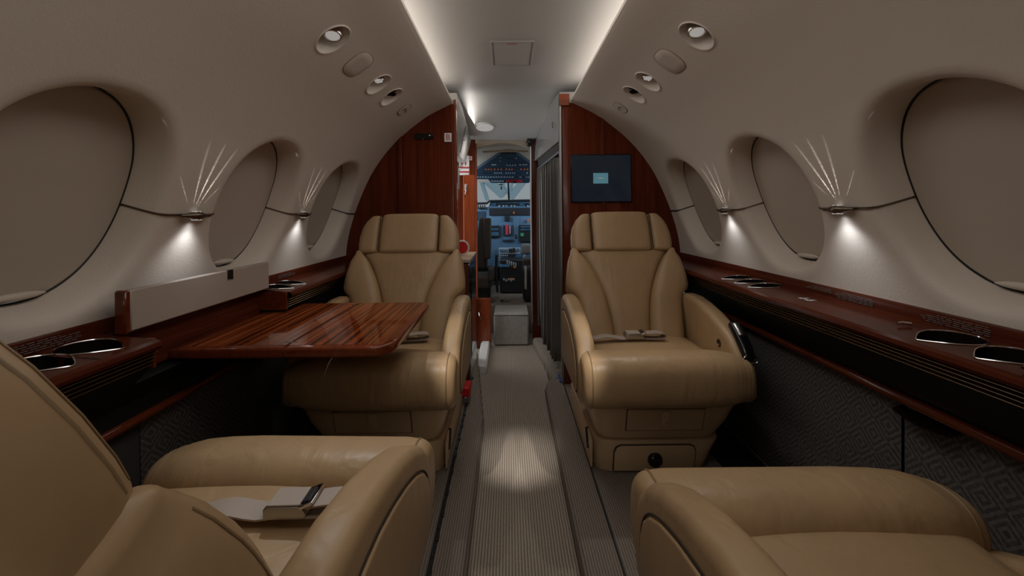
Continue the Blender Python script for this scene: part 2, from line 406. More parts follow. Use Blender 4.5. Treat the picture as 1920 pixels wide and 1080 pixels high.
for side, nm in ((-1, 'left'), (1, 'right')):
    bd = B(); to3 = lambda u, v, d, side=side: lin(side, u, v, d)
    edges = [Y0, -.079, .53, 1.139, 1.7465, YB]
    for k in range(5):
        cell(bd, to3, edges[k], edges[k+1], SA, SB, WIN_Y[k], WZ, LIPR, K=128, nr=8, floor_=False)
    bd.grid(lambda a, b: lin(side, lerp(Y0, YB, a), lerp(0, SA, b)), 8, 8)
    # the strip with the recessed lamps
    L0, L1 = LAMP_S-.075, LAMP_S+.075
    bd.grid(lambda a, b: lin(side, lerp(Y0, YB, a), lerp(SB, L0, b)), 8, 10)
    ys = [LAMP_Y[0]-.09, LAMP_Y[0]+.09]
    bd.grid(lambda a, b: lin(side, lerp(Y0, ys[0], a), lerp(L0, L1, b)), 6, 10)
    cell(bd, to3, ys[0], ys[1], L0, L1, LAMP_Y[0], LAMP_S, cup_levels(.052), K=64, shape=circ)
    bd.grid(lambda a, b: lin(side, lerp(ys[1], 1.556, a), lerp(L0, L1, b)), 3, 10)
    cell(bd, to3, 1.556, 1.735, L0, L1, LAMP_Y[2], LAMP_S, cup_levels(.052), K=64, shape=circ)
    cell(bd, to3, 1.735, 1.915, L0, L1, LAMP_Y[3], LAMP_S, cup_levels(.052), K=64, shape=circ)
    bd.grid(lambda a, b: lin(side, lerp(1.915, YB, a), lerp(L0, L1, b)), 4, 10)
    bd.grid(lambda a, b: lin(side, lerp(Y0, YB, a), lerp(L1, SMAX, b)), 8, 8)
    # rounded cove lip and the trough behind it
    pe, ne = prof(SMAX); lip = [(pe.x, pe.y), (pe.x-.010, pe.y+.006), (pe.x-.011, pe.y+.016), (pe.x-.003, pe.y+.022), (pe.x+.03, pe.y+.020), (pe.x+.10, pe.y+.015), (pe.x+.155, pe.y+.015), (pe.x+.16, pe.y+.14)]
    bd.rings([[Vector((side*x, Y, z)) for x, z in lip] for Y in (Y0, YB)], close=False)
    bd.build('wall_'+nm, LIN, kind='structure')
    # windows: shade, gasket, pull tab
    for k in range(1, 5):
        W = empty('window_%d' % (k+(0 if side < 0 else 4)), lin(side, WIN_Y[k], WZ, WD), kind='structure')
        o = Vector(W.location); bd = B()
        K = 96; rr = []
        for rad, dd in ((1, .0), (.985, -.004), (.93, -.006), (.7, -.009), (.4, -.011), (.1, -.0115)):
            rr.append([lin(side, WIN_Y[k]+superell(2*pi*j/K, WU*rad, WV*rad)[0], WZ+superell(2*pi*j/K, WU*rad, WV*rad)[1], WD+dd)-o for j in range(K)])
        bd.rings(rr, cap=False); bd.add(rr[-1], [list(range(K))]); bd.build('shade', SHADE, W)
        B().tube([lin(side, WIN_Y[k]+superell(2*pi*j/K, WU+.002, WV+.002)[0], WZ+superell(2*pi*j/K, WU+.002, WV+.002)[1], WD-.001)-o for j in range(K)], .0028, 6, True).build('gasket', RUBBER, W)
        tb = B(); c = lin(side, WIN_Y[k], WZ-WV+.012, WD-.012)-o
        tb.loft([(c+Vector((0, y, 0)), Vector((.010*q, 0, 0)), Vector((0, 0, .008*q))) for y, q in ((-.05, .25), (-.035, .75), (-.015, 1), (.015, 1), (.035, .75), (.05, .25))], 14, 2, .003)
        tb.build('pull_tab', LIN_S, W)
# ceiling panel above the coves
bd = B(); ZC = 1.725
def ceil_z(x, Y):
    t = min(1, max(0, (Y-2.45)/.87)); return ZC+.004+.10*x*x-.145*t*t*(3-2*t)
def ceil_pt(a, b):
    x = lerp(-.52, .52, a); Y = lerp(Y0, 3.36, b); return Vector((x, Y, ceil_z(x, Y)))
bd.grid(ceil_pt, 20, 60); CE = bd.build('ceiling', CEIL, kind='structure')
# hatch in the ceiling
hp = empty('ceiling_hatch', (0, 1.9, ZC), label='flush rectangular access hatch in the ceiling panel', cat='hatch')
B().box((0, 0, .006), (.085, .135, .006), .004).build('hatch_panel', CEIL, hp)
bz = B()
for sx in (-1, 1): bz.box((sx*.0875, 0, .0035), (.0025, .14, .005), .001); bz.box((0, sx*.1385, .0035), (.09, .0025, .005), .001)
bz.build('hatch_frame', mat('hatch_edge', (.34, .33, .31), .5), hp)
lt = B()
for k in range(9): lt.box((-.022+.005*k, -.118, -.0006), (.0016, .0022, .0006), .0002)
lt.build('small_print', REDP, hp)
# aft end wall and floors
B().box((0, Y0-.03, .85), (1.0, .03, .9), .01).build('wall_back', LIN, kind='structure')
B().box((0, 1.3, -.02), (.36, 2.9, .02), .002).build('floor', CARPET, kind='structure')
def raised(name, edge, outer, end):
    """carpeted plinth beside the aisle with a rounded nose; edge: list of (X, Y)"""
    s = 1 if outer > 0 else -1; rr = []
    for X, Y in edge:
        rr.append([Vector((X, Y, -.001)), Vector((X-s*.002, Y, RF*.55)), Vector((X+s*.004, Y, RF*.85)), Vector((X+s*.018, Y, RF)), Vector((outer, Y, RF)), Vector((outer, Y, -.001))])
    return B().rings(rr).build(name, SIDECARPET, kind='structure')
raised('trim_1', [(-.147, Y0), (-.147, 1.0), (-.149, 2.0), (-.20, 2.5), (-.235, 2.85), (-.25, 2.97)], -.95, 0)
raised('trim_2', [(.168, Y0), (.168, 2.2), (.170, 2.36), (.185, 2.42), (.23, 2.45)], .95, 0)
raised('trim_3', [(.215, 2.44), (.20, 2.8), (.165, 3.1), (.15, 3.24)], .6, 0)
# seat track gaps in the raised floor
for n_, x, wd in (('trim_4', -.243, .006), ('trim_5', .272, .003)):
    b = B(); b.box((x, .9, RF+.0015), (wd, 1.5, .0025), .001)
    if x < 0:
        for k in range(40): b.box((x+.004*(k % 2), .3+.055*k+random.uniform(-.01, .01), RF+.004), (.005, .012, .004), .002)
    b.build(n_, RUBBER, kind='structure')
# lower side walls: charcoal fabric panels
for side, nm in ((-1, 'left'), (1, 'right')):
    wl = empty('baseboard_'+nm, (side*.93, 1, .3), kind='structure'); o = Vector(wl.location)
    seams = [Y0, .42, .86, 1.06, YB] if side < 0 else [Y0, .55, 1.055, YB]
    for k in range(len(seams)-1):
        ya, yb = seams[k]+.0015, seams[k+1]-.0015
        ins = .005 if (side > 0 and k == 1) else 0
        bd = B()
        def f(a, b):
            e = min(a, 1-a)*(yb-ya); rnd = .008*max(0, 1-e/.012)**2
            return Vector((side*(.932+.006*b+ins+rnd), lerp(ya, yb, a), lerp(.05, .60, b)))-o
        bd.grid(f, 40, 6)
        bd.build('fabric_panel', FABRIC_P if (side < 0 and k == 2) else FABRIC, wl)
    B().box(Vector((side*.965, .4, .33))-o, (.01, 1.97, .30), .002).build('backing', BLACK, wl)
    # floor air grille beside the wall
    for k in range(5):
        B().box(Vector((side*(.77+.033*k), 1.35, RF+.008))-o, (.011, .9, .008), .003).build('floor_grille_slat', RUBBER, wl)

# ------------------------------------------------------------------ side ledges
def pear(t, a, b):
    y = b*cos(t)*.98; x = -a*sin(t)*(.70+.34*cos(t)-.10*cos(2*t))*1.05+a*.22*(1-cos(t))*.5; return x, y
for side, nm in ((-1, 'left'), (1, 'right')):
    lg = empty('side_ledge', (side*.86, 1.0, .76), label=('glossy mahogany side ledge on the left wall beside the folding table' if side < 0 else 'glossy mahogany side ledge running along the right wall'), cat='ledge')
    o = Vector(lg.location)
    Ya, Yb = Y0+.01, YB-.01
    xin, xout, zin, zout = .792, .924, .752, .765
    def top(u, v, d): return Vector((side*lerp(xin, xout, v), u, lerp(zin, zout, v)-d))-o
    # wells: (Y, flip)
    wells = [(.752, -1), (.85, -1), (1.545, -1), (1.635, -1)] if side < 0 else [(.745, -1), (.855, -1), (1.47, -1), (1.56, -1), (1.655, -1)]
    bd = B(); cuts = [Ya]
    segs = []
    for Y, fl in wells:
        hs = .0535 if Y < 1 else .0435; segs.append((Y-hs, Y+hs, Y))
    prev = Ya
    lev = [(.052, .036, 0), (.050, .0345, .002), (.0495, .034, .06)]
    skip = (.93, 1.485) if side < 0 else None      # the table bay is open on the left
    for a_, b_, Y in segs:
        if a_-prev > .002:
            spans = [(prev, a_)]
            if skip and prev < skip[0] and a_ > skip[1]: spans = [(prev, skip[0]), (skip[1], a_)]
            for p, q in spans: bd.grid(lambda u, v: top(lerp(p, q, u), v, 0), 2, 2)
        cell(bd, top, a_, b_, 0, 1, Y, .5, [(.058*(b_-a_)/.107, .42, 0), (.0565*(b_-a_)/.107, .40, .002), (.056*(b_-a_)/.107, .395, .055)], K=64, shape=lambda t, a, b: pear(t-pi/2, a, b), nr=4, floor_=False)
        prev = b_
    bd.grid(lambda u, v: top(lerp(prev, Yb, u), v, 0), 2, 2)
    # front lip: bullnose
    lipP = [(xin, zin), (xin-.010, zin-.004), (xin-.013, zin-.012), (xin-.008, zin-.020), (xin+.004, zin-.022), (xin+.03, zin-.022)]
    for p, q in (((Ya, .93), (1.485, Yb)) if side < 0 else ((Ya, Yb),)):
        bd.rings([[Vector((side*x, Y, z))-o for x, z in lipP] for Y in (p, q)], close=False)
    bd.build('ledge_top', WOOD_Y, lg)
    # end faces where the table bay begins
    for Y, fl in wells:
        ws_ = (.107 if Y < 1 else .087)/.107
        rim = [top(Y+pear(2*pi*k/48+pi, (.0575*ws_), .408)[0], .5+pear(2*pi*k/48+pi, (.0575*ws_), .408)[1], -.0008) for k in range(48)]
        c = B().tube(rim, .0015, 6, True).build('cup_holder', CHROME, lg)
        wb = B(); rr = []
        for d, sc in ((.001, 1), (.05, .97), (.055, .9)):
            rr.append([top(Y+pear(2*pi*k/48+pi, .056*ws_*sc, .395*sc)[0], .5+pear(2*pi*k/48+pi, .056*ws_*sc, .395*sc)[1], d) for k in range(48)])
        wb.rings(rr, cap=False); wb.add(rr[-1], [list(range(48))]); wb.build('well', WELL, c)
    # backsplash
    bd = B(); bs = [(xout-.004, zout-.005), (xout-.006, zout+.022), (xout-.002, zout+.028), (xout+.012, zout+.029), (xout+.014, zout-.005)]
    bd.rings([[Vector((side*x, Y, z))-o for x, z in bs] for Y in (Ya, Yb)]); bd.build('backsplash', WOOD_Y, lg)
    # air grille with fins
    bays = ((Ya, .93), (1.485, Yb)) if side < 0 else ((Ya, Yb),)
    for p, q in bays:
        bd = B(); bd.rings([[Vector((side*x, Y, z))-o for x, z in ((xin+.006, zin-.018), (xin+.016, zin-.056), (xin+.05, zin-.056), (xin+.05, zin-.018))] for Y in (p, q)]); bd.build('grille_back', BLACK, lg)
        for k in range(4):
            B().box(Vector((side*(xin+.001+.0028*k), (p+q)/2, zin-.0255-.0088*k))-o, (.006, (q-p)/2-.002, .0008), .0004).build('grille_fin', GOLD, lg)
    # black recessed face sloping out to the rail
    bf = [(xin+.012, zin-.054), (xin+.030, zin-.078), (.912, .585), (.94, .585), (.94, .70), (xin+.06, zin-.05)]
    for p, q in bays:
        bd = B(); bd.rings([[Vector((side*x, Y, z))-o for x, z in bf] for Y in (p, q)]); bd.build('black_panel', BLACK, lg)
    if side < 0:
        bd = B(); bd.rings([[Vector((side*x, Y, z))-o for x, z in ((.860, .646), (.912, .585), (.94, .585), (.94, .74), (.906, .74), (.906, .652))] for Y in (.93, 1.485)]); bd.build('black_panel', BLACK, lg)
    rp, rq = (.80, Yb) if side < 0 else (Ya, Yb)
    rz = .535 if side < 0 else .566
    B().loft([(Vector((side*.918, y, rz))-o, Vector((.014, 0, 0)), Vector((0, 0, .012))) for y in (rp, (rp+rq)/2, rq)], 12, 2.6, .004).build('rail', WOOD_E, lg)
    if side < 0:
        B().box(Vector((-.925, (rp+rq)/2, .56))-o, (.012, (rq-rp)/2, .028), .002).build('rail_backing', BLACK, lg)
        # open bay: floor of the table pocket
        B().box(Vector((-.897, 1.2075, .708))-o, (.006, .277, .052), .002).build('pocket_back', WOOD_Y, lg)
        for Y in (.93, 1.485):
            e = .004 if Y < 1 else -.004
            B().box(Vector((-.862, Y, .722))-o, (.066, .004, .032), .001).build('pocket_end', WOOD_E, lg)
    # printed placards on the backsplash and the top
    def placard(Y, n, L):
        bd = B()
        for r_ in range(n):
            y = -L/2
            while y < L/2:
                d = random.uniform(.006, .016)
                z = zout+.020-.0042*r_; x = xout-.0065-.0003
                if r_ == 0: d *= .6
                bd.box(Vector((side*(x), Y+y, z))-o, (.0004, d*.46, .0007), .0002); y += d+.0015
                if r_ == 0 and y > L*.28: break
        return bd
    for Y, n, L in (((.80, 5, .17), (1.52, 4, .10), (1.72, 4, .12)) if side < 0 else ((.905, 5, .13), (1.17, 5, .12), (1.30, 3, .10))):
        placard(Y, n, L).build('placard_print', PRINT, lg)
    if side > 0:
        # small pictogram and latch on the top
        g = B(); zz = lambda v: lerp(zin, zout, v)+.0006
        for Y in (1.235, 1.262):
            for dx in (-.012, .012): g.box(Vector((.850+dx, Y, zz(.45)))-o, (.0022, .008, .0004), .0002)
            g.box(Vector((.850, Y-.004, zz(.45)))-o, (.011, .0018, .0004), .0002, Matrix.Rotation(.45, 3, 'Z'))
            g.box(Vector((.850, Y+.004, zz(.45)))-o, (.011, .0018, .0004), .0002, Matrix.Rotation(-.45, 3, 'Z'))
        g.build('pictogram', WPRINT, lg)
        la = B(); la.tube([Vector((.868, .945, .7655))-o, Vector((.856, .955, .7655))-o, Vector((.846, .955, .764))-o], .003, 8); la.build('latch', CHROME, lg)
        tp = B(); tp.box(Vector((.83, .665, .761))-o, (.022, .03, .0025), .002); tp.build('armrest_tray', BLACKG, lg)
        # curved pull lip under the rail
        pl = B(); pl.grid(lambda a, b: Vector((.905+.03*b-.012*sin(pi*a)*(1-b), lerp(.90, 1.04, a), .535+.012*b-.004*sin(pi*a)))-o, 14, 3); pl.build('pull_lip', BRONZE, lg)
    for k, Y in enumerate((1.345, 1.395) if side > 0 else (.98,)):
        pass

# ------------------------------------------------------------------ trim line and sconces
for side, nm in ((-1, 'left'), (1, 'right')):
    sz = s_of_z(1.020); tn = 6 if side < 0 else 16
    gaps = [(WIN_Y[k]+WU*.995, WIN_Y[k+1]-WU*.995) for k in range(1, 4)]+[(WIN_Y[4]+WU*.995, YB-.002)]
    for g, (a, b) in enumerate(gaps):
        pts = []
        for k in range(161):
            Y = lerp(a, b, k/160); dd = 0
            for c in WIN_Y[1:]:
                e = abs(Y-c); 
                if e < WU+.045: dd = max(dd, next((lerp(p_[2], q_[2], (p_[0]-e)/(p_[0]-q_[0])) for p_, q_ in zip(LIPR, LIPR[1:]) if q_[0] <= e <= p_[0]), WD-.004 if e < LIPR[-1][0] else 0))
            pts.append(lin(side, Y, sz, dd-.0025))
        B().tube(pts, .0028, 6).build('trim_%d' % (tn+g), BRONZE if g < 3 else RUBBER, kind='structure')
    for k, Y in enumerate((1.148, 1.75)):
        nmw = ('left' if side < 0 else 'right'); wh = ('nearer' if k == 0 else 'farther')
        sc = empty('wall_sconce', lin(side, Y, sz, -.012), label='bronze winged wall light on the %s wall, between the %s windows' % (nmw, 'large near and middle' if k == 0 else 'middle and far small'), cat='lamp')
        o = Vector(sc.location)
        bd = B(); rows = []
        for y, ax, az in ((-.050, .004, .004), (-.036, .006, .006), (-.027, .009, .007), (-.013, .014, .0105), (0, .016, .0125), (.013, .014, .0105), (.027, .009, .007), (.036, .006, .006), (.050, .004, .004)):
            rows.append((Vector((0, y, 0)), Vector((ax, 0, 0)), Vector((0, 0, az))))
        bd.loft(rows, 16, 2, .003); bd.build('body', BRONZE, sc)
        B().box((0, 0, -.0100), (.007, .012, .0025), .002).build('lower_lens', LENS, sc)
        B().box((0, 0, .0100), (.006, .011, .0025), .002).build('upper_lens', LENS, sc)
        p = Vector((-side*.004, 0, 0))
        spot('sconce_down', lin(side, Y, sz-.016, -.016), lin(side, Y, sz-.14, -.012), .07, 135, 1, .008, (.90, .96, 1.05))
        spot('sconce_down', lin(side, Y, sz-.017, -.036), lin(side, Y, sz-.14, -.022), .6, 104, 1, .010, (.90, .96, 1.05))
        for a, e in ((-48, .3), (-14, .55), (6, 1), (24, .9), (46, .35)):
            pt = lin(side, Y+.0035*a/10, sz+.016, -.0010)
            tg_ = lin(side, Y+.09*sin(R(a)), sz+.016+.09*cos(R(a)), .0003)
            spot('sconce_ray', pt, tg_, 4.5*e, 5 if e > .5 else 3, .7, .001, (1, .97, .94))

# ------------------------------------------------------------------ overhead lamps and covers
for side, nm in ((-1, 'left'), (1, 'right')):
    for k, ki in ((0, 'big'), (2, 'lit'), (3, 'dark')):
        Y = LAMP_Y[k]; p, n = prof(LAMP_S)
        out = Vector((side*n.x, 0, n.y)); c = lin(side, Y, LAMP_S+.017, .027)
        lab = {0: 'reading lamp nearest the camera, large lit eyeball in the %s upper lining', 2: 'lit reading lamp behind the rounded cover in the %s upper lining', 3: 'unlit black reading lamp, farthest of the %s overhead row'}[k] % nm
        rl = empty('reading_lamp', c, label=lab, cat='lamp', group='recessed overhead reading lamps')
        rot = (-out).to_track_quat('Z', 'Y').to_matrix().to_4x4()
        aim = Vector((side*-.10, -.35, -1)).normalized() if k == 0 else Vector((-side*.15, -.25, -1)).normalized()
        ra = aim.to_track_quat('Z', 'Y').to_matrix().to_4x4(); r_ = .026 if k == 0 else .021
        socket = B().lathe([(.030, -.014), (.030, .002), (.027, .004)], 28, rot); socket.build('socket', BLACKG, rl)
        eb = B().lathe([(r_*.55, -r_), (r_*.9, -r_*.5), (r_, 0), (r_*.98, r_*.6), (r_*.92, r_*.9), (r_*.78, r_*.92), (r_*.74, r_*.8)], 28, Matrix.Translation(-out*.004) @ ra); eb.build('eyeball', CHROME if k < 3 else BLACKG, rl)
        B().lathe([(.001, r_*.84), (r_*.5, r_*.86), (r_*.76, r_*.82), (r_*.76, r_*.7)], 28, Matrix.Translation(-out*.004) @ ra).build('lens', LENS if k < 3 else BLACKG, rl)
        if k == 0:
            spot('reading_beam', c+aim*.03, (.012, 1.76, 0), 22, 15, 1, .012, COOL)
            tgt = {-1: (-.38, .74, .5), 1: (.40, .64, .5)}[side]; spot('reading_beam', c+aim*.03, tgt, {-1: 11, 1: 3.5}[side], 50, 1, .012, (.92, .96, 1))
        if k == 2:
            spot('reading_beam', c+aim*.03, (side*.54, 1.40, .5), 8, 52, 1, .012, COOL)
    # rounded cover plate and small oxygen-mask latch
    for k, (hu, hv) in ((1, (.055, .052)), (4, (.042, .036))):
        Y = LAMP_Y[k]; root = empty('overhead_cover' if k == 1 else 'mask_door', lin(side, Y, LAMP_S, -.001), label=('rounded blank cover plate in the %s upper lining' if k == 1 else 'small mask door with a curved finger slot in the %s upper lining') % nm, cat='panel')
        o = Vector(root.location)
        def ringp(sc, d, N=48): return [lin(side, Y+superell(2*pi*j/N, hu*sc, hv*sc, 2.9)[0], LAMP_S+superell(2*pi*j/N, hu*sc, hv*sc, 2.9)[1], d)-o for j in range(N)]
        bd = B(); rr = [ringp(1, .003), ringp(1, -.001), ringp(.96, -.0025), ringp(.5, -.003), ringp(.05, -.003)]; bd.rings(rr); bd.build('plate', LIN_S, root)
        B().tube(ringp(1.02, 0), .0016, 6, True).build('seam', DARKSEAM if k == 4 else PIPING, root)
        if k == 4:
            B().tube([lin(side, Y+.022*cos(t), LAMP_S-.008+.016*sin(t), -.0035)-o for t in [pi*j/12 for j in range(13)]], .0016, 6).build('finger_slot', DARKSEAM, root)

# ------------------------------------------------------------------ bulkheads
def arch_poly(side, x_in, z0, z1, cutz=None):
    """panel outline between the aisle edge and the lining"""
    pts = [(x_in, z0), (x_in, z1)] if True else []
    return pts
def bulk(name, side, inner, zt):
    P = [(side*inner[0][0], inner[0][1])]
    out = [(p.x, p.y) for p in PROF[::6] if p.x > abs(inner[-1][0])]
    poly = [(x, z) for x, z in inner]+[(x+.005, z) for x, z in out[::-1]]+[(.93, .6), (.94, .05), (inner[0][0], .05)]
    poly = [(side*x, z) for x, z in poly]
    if side > 0: poly = poly[::-1]
    ar = sum(poly[i-1][0]*poly[i][1]-poly[i][0]*poly[i-1][1] for i in range(len(poly)))
    if ar < 0: poly = poly[::-1]
    return B().slab(poly, lambda u, v, x: Vector((u, x, v)), YB, YB+.03, .003, 2)
bulk('wall_front_left', -1, [(.25, .06), (.25, .735), (.325, .74), (.325, 1.625)], 1.6).build('wall_front_left', WOOD_V, kind='structure')
bulk('wall_front_right', 1, [(.278, .06), (.278, 1.63)], 1.6).build('wall_front_right', WOOD_V, kind='structure')
# orange-red end posts of the bulkheads
B().box((-.316, YB+.016, 1.215), (.008, .018, .435), .002).build('trim_21', WOOD_R, kind='structure')
B().box((.290, YB-.004, 1.64), (.028, .008, .032), .002).build('trim_23', WOOD_R, kind='structure')
B().box((.268, YB+.016, .86), (.006, .020, .80), .002).build('trim_22', STEEL, kind='structure')
# monitor on the right bulkhead
a, b = at(1069, 290, YB), at(1184, 379, YB); c = (a+b)/2
mo = empty('monitor', (c.x, YB-.004, c.z), label='black flat screen showing a small blue window on the right bulkhead', cat='monitor')
hw, hh = (b.x-a.x)/2, (a.z-b.z)/2
B().box((0, 0, 0), (hw, .006, hh), .003).build('bezel', BLACKG, mo)
B().box((0, -.0062, 0), (hw-.006, .0006, hh-.006), .0004).build('screen', SCREEN, mo)
B().box((-.003, -.0072, 0), (.041, .0006, .029), .0003).build('screen_window', SCR_B, mo)
lt = B()
for k in range(6): lt.box((-.0155+.005*k, -.0082, .001), (.0017, .0003, .0022), .0001)
lt.build('screen_text', SCR_T, mo)
# B placard, black latch on the left bulkhead
c = at(840, 258, YB)
sg = empty('letter_sign', (c.x, YB-.003, c.z), label='small white sign with a red letter B on the left bulkhead', cat='sign')
B().box((0, 0, 0), (.020, .003, .0245), .001).build('plate', WHITE, sg)
text('letter', 'B', .045, REDP, Matrix.Translation((0, -.0035, -.0005)) @ Matrix.Rotation(pi/2, 4, 'X'), sg)
c = at(795, 256, YB)
la = empty('door_latch', (c.x, YB-.004, c.z), label='black sliding latch plate on the left bulkhead beside the letter sign', cat='latch')
B().box((0, 0, 0), (.052, .004, .016), .002).build('plate', BLACKG, la)
B().box((.035, -.006, .003), (.016, .004, .006), .002).build('slider', RUBBER, la)
B().lathe([(.0001, 0), (.004, 0), (.004, .004), (.0001, .005)], 12, Matrix.Translation((.033, -.009, .003)) @ Matrix.Rotation(pi/2, 4, 'X')).build('pin', CHROME, la)
B().tube([(-.004, -.005, -.012), (-.004, -.010, -.020), (-.002, -.012, -.024)], .0025, 8).build('hook', CHROME, la)

# ------------------------------------------------------------------ seats
def smooth_rows(keys, n):
    out = []
    for k in range(n+1):
        t = keys[0][0]+(keys[-1][0]-keys[0][0])*k/n
        i = next(j for j in range(1, len(keys)) if keys[j][0] >= t-1e-9); a, b = keys[i-1], keys[i]
        q = (t-a[0])/(b[0]-a[0]); out.append((t,)+tuple(lerp(x, y, q) for x, y in zip(a[1:], b[1:])))
    return out
ARM = [(-.10, .30), (.30, .30), (.385, .305), (.405, .325), (.408, .36), (.400, .415), (.378, .462), (.335, .502), (.27, .535), (.19, .562), (.10, .582), (.02, .592), (-.06, .590), (-.10, .57), (-.11, .50)]
def make_seat(label, X, Y, facing, inb, recline, handset=False, knob=True, drop=0, turn=0):
    """local frame: y forward, x sideways (inb = +1 when the aisle is on +x), z up from the raised floor, y=0 at the seat/back joint"""
    s = empty('cabin_seat', (X, Y, RF), (0 if facing > 0 else pi)+turn, label, 'seat', 'cream leather cabin seats')
    # pedestal
    b = B(); a0 = (.0, .02)
    def rows(zs):
        o = []
        for z, xi, xo, y0, y1 in zs: o.append((Vector((inb*(xi-xo)/2, (y0+y1)/2, z)), Vector(((xi+xo)/2, 0, 0)), Vector((0, (y1-y0)/2, 0))))
        return o
    b.loft(rows([(.006, .222, .195, -.26, .262), (.07, .226, .215, -.26, .278), (.125, .230, .236, -.26, .292)]), 48, 9, .006, 2); b.build('pedestal', LEATHER_LIT, s)
    b = B(); b.loft(rows([(.139, .214, .222, -.22, .288), (.20, .232, .262, -.20, .306), (.31, .262, .305, -.18, .338)]), 48, 9, .006, 2); b.build('seat_box', LEATHER_LIT, s)
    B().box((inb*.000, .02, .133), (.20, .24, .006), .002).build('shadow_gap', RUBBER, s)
    # upper and lower drawers
    tilt = Matrix.Rotation(-math.atan2(.050, .171), 3, 'X'); cx = -inb*.018
    d = B(); d.box((cx, .3125, .215), (.135, .004, .045), .002, tilt); dr = d.build('drawer_front', LEATHER_LIT, s)
    gp = B(); gp.box((cx, .3095, .215), (.1375, .004, .0475), .001, tilt); gp.build('drawer_seam', DARKSEAM, dr)
    lt = B(); lt.loft([(Vector((cx, .326+dz*.26, .215+.03+dz)), Vector((.017, 0, 0)), Vector((0, .007, 0))) for dz in (-.048, -.02, 0)], 16, 2.5, .008); lt.build('latch', LATCH, dr)
    B().lathe([(.0001, 0), (.0022, 0), (.0001, .001)], 10, Matrix.Translation((cx, .3245, .207)) @ Matrix.Rotation(-pi/2, 4, 'X')).build('stud', CHROME, dr)
    oy = lambda z: .262+.03*(z/.125)+.002
    po = [(-.145, .008), (.145, .008), (.145, .085), (.138, .104), (.122, .112), (-.122, .112), (-.138, .104), (-.145, .085)]
    d = B(); d.slab(po, lambda u, v, x: Vector((u+inb*.01, oy(v)+x, v)), -.006, .005, .002, 2); ld = d.build('lower_drawer', LEATHER_LIT, s)
    d = B(); d.slab([(u*1.022, v*1.03 if v > .02 else v) for u, v in po], lambda u, v, x: Vector((u+inb*.01, oy(v)+x, v)), -.006, .0015, .0005, 1); d.build('drawer_seam', DARKSEAM, ld)
    if knob:
        B().lathe([(.026, 0), (.027, .006), (.024, .014), (.014, .020), (.001, .021)], 24, Matrix.Translation((inb*.01, oy(.06)+.004, .058)) @ Matrix.Rotation(-pi/2, 4, 'X')).build('knob', BLACKG, ld)
    # lever slot on the aisle side of the pedestal
    lv = B(); lv.box((inb*.236, .20, .095), (.006, .012, .036), .004, Matrix.Rotation(.5, 3, 'X')); lv.build('recline_lever', BLACKG, s)
    sp = B(); sp.slab([(-.24, .012), (.25, .012), (.262, .11), (.22, .128), (-.24, .128)], lambda u, v, x: Vector((inb*x, u, v)), .228, .236, .003, 2); sp.build('side_cover', LEATHER_LIT, s)
    # cushion, front roll
    b = B(); b.rbox((0, .16, .356), (.242, .20, .062), .045, 14, lambda q: (q.x, q.y, q.z+(.016*(1-(q.x/.242)**2)+.006*(q.y/.2) if q.z > 0 else 0))); b.build('seat_cushion', LEATHER, s)
    b = B(); rw = []
    for x, q in ((-.262, .97), (-.235, 1), (-.1, 1), (.08, 1), (.15, .975), (.195, .93), (.228, .84), (.248, .75)):
        x *= -inb
        qo = q
        rw.append((Vector((x, .383, .388)), Vector((0, .084*qo, 0)), Vector((0, 0, .090*qo))))
    b.loft(rw, 36, 2.5, .030, 6); fr = b.build('front_roll', LEATHER_W, s)
    for x, q in ((inb*.264, .965), (-inb*.244, .765)):
        ring = []
        for k in range(40):
            t = 2*pi*k/40; ring.append(Vector((x, .383+math.copysign(abs(cos(t))**.8, cos(t))*.0845*q, .388+math.copysign(abs(sin(t))**.8, sin(t))*.0905*q)))
        B().tube(ring, .0022, 6, True).build('piping', PIPING, fr)
    # back: frame of axes
    uv = Vector((0, -sin(recline), cos(recline))); fv = Vector((0, cos(recline), sin(recline))); o = Vector((0, -.015, .33))
    P = lambda x, u, f: o+Vector((x, 0, 0))+uv*u+fv*f
    outl = smooth_rows([(.02, .215), (.20, .228), (.250, .234), (.272, .262), (.295, .272), (.34, .270), (.42, .257), (.455, .242)], 22)
    inn = smooth_rows([(p.x, p.y) for p in spline([(.02, .083), (.12, .087), (.24, .104), (.34, .138), (.42, .180), (.455, .208)], 6)], 22)
    b = B(); b.loft([(P(0, u, -.055), Vector((max(x*.97, .233), 0, 0)), fv*.035) for u, x in outl], 36, 4, .02); bk = b.build('back_shell', LEATHER, s)
    b = B(); b.loft([(P(0, u, -.005+.006*sin(pi*u/.46)), Vector((x-.001, 0, 0)), fv*.042) for u, x in inn], 40, 3.6, .012); b.build('back_panel', LEATHER_W, s)
    for sx in (-1, 1):
        rw = []
        for (u, xo), (_, xi) in zip(outl, inn):
            xi -= .005; h = max(.012, (xo-xi)/2); rw.append((P(sx*(xo+xi)/2, u, .008+.016*min(1, h/.06)), Vector((h-.0005, 0, 0)), fv*(.030+.020*min(1, h/.06))))
        b = B(); b.loft(rw, 32, 2.9, .012, 5, .024); sb = b.build('side_bolster', LEATHER, s)
        pp = [P(sx*(xi-.002), u, .036) for u, xi in inn[1:-1]]
        B().tube(pp, .0016, 6).build('piping', DARKSEAM, sb)
        # double stitch along the outer edge
        for dx_ in (.005,):
            sp_ = []
            for (u, xo), (_, xi) in list(zip(outl, inn))[3:-1]:
                h = max(.012, (xo-xi+.005)/2); hf = .030+.020*min(1, h/.06); q = max(0, (h-dx_)/h); sp_.append(P(sx*(xo-dx_), u, .008+.016*min(1, h/.06)+hf*(1-q**2.9)**(1/2.9)))
            B().tube(sp_, .0011, 6).build('stitch', PIPING, sb)
    # headrest
    hr = []
    hb = .476
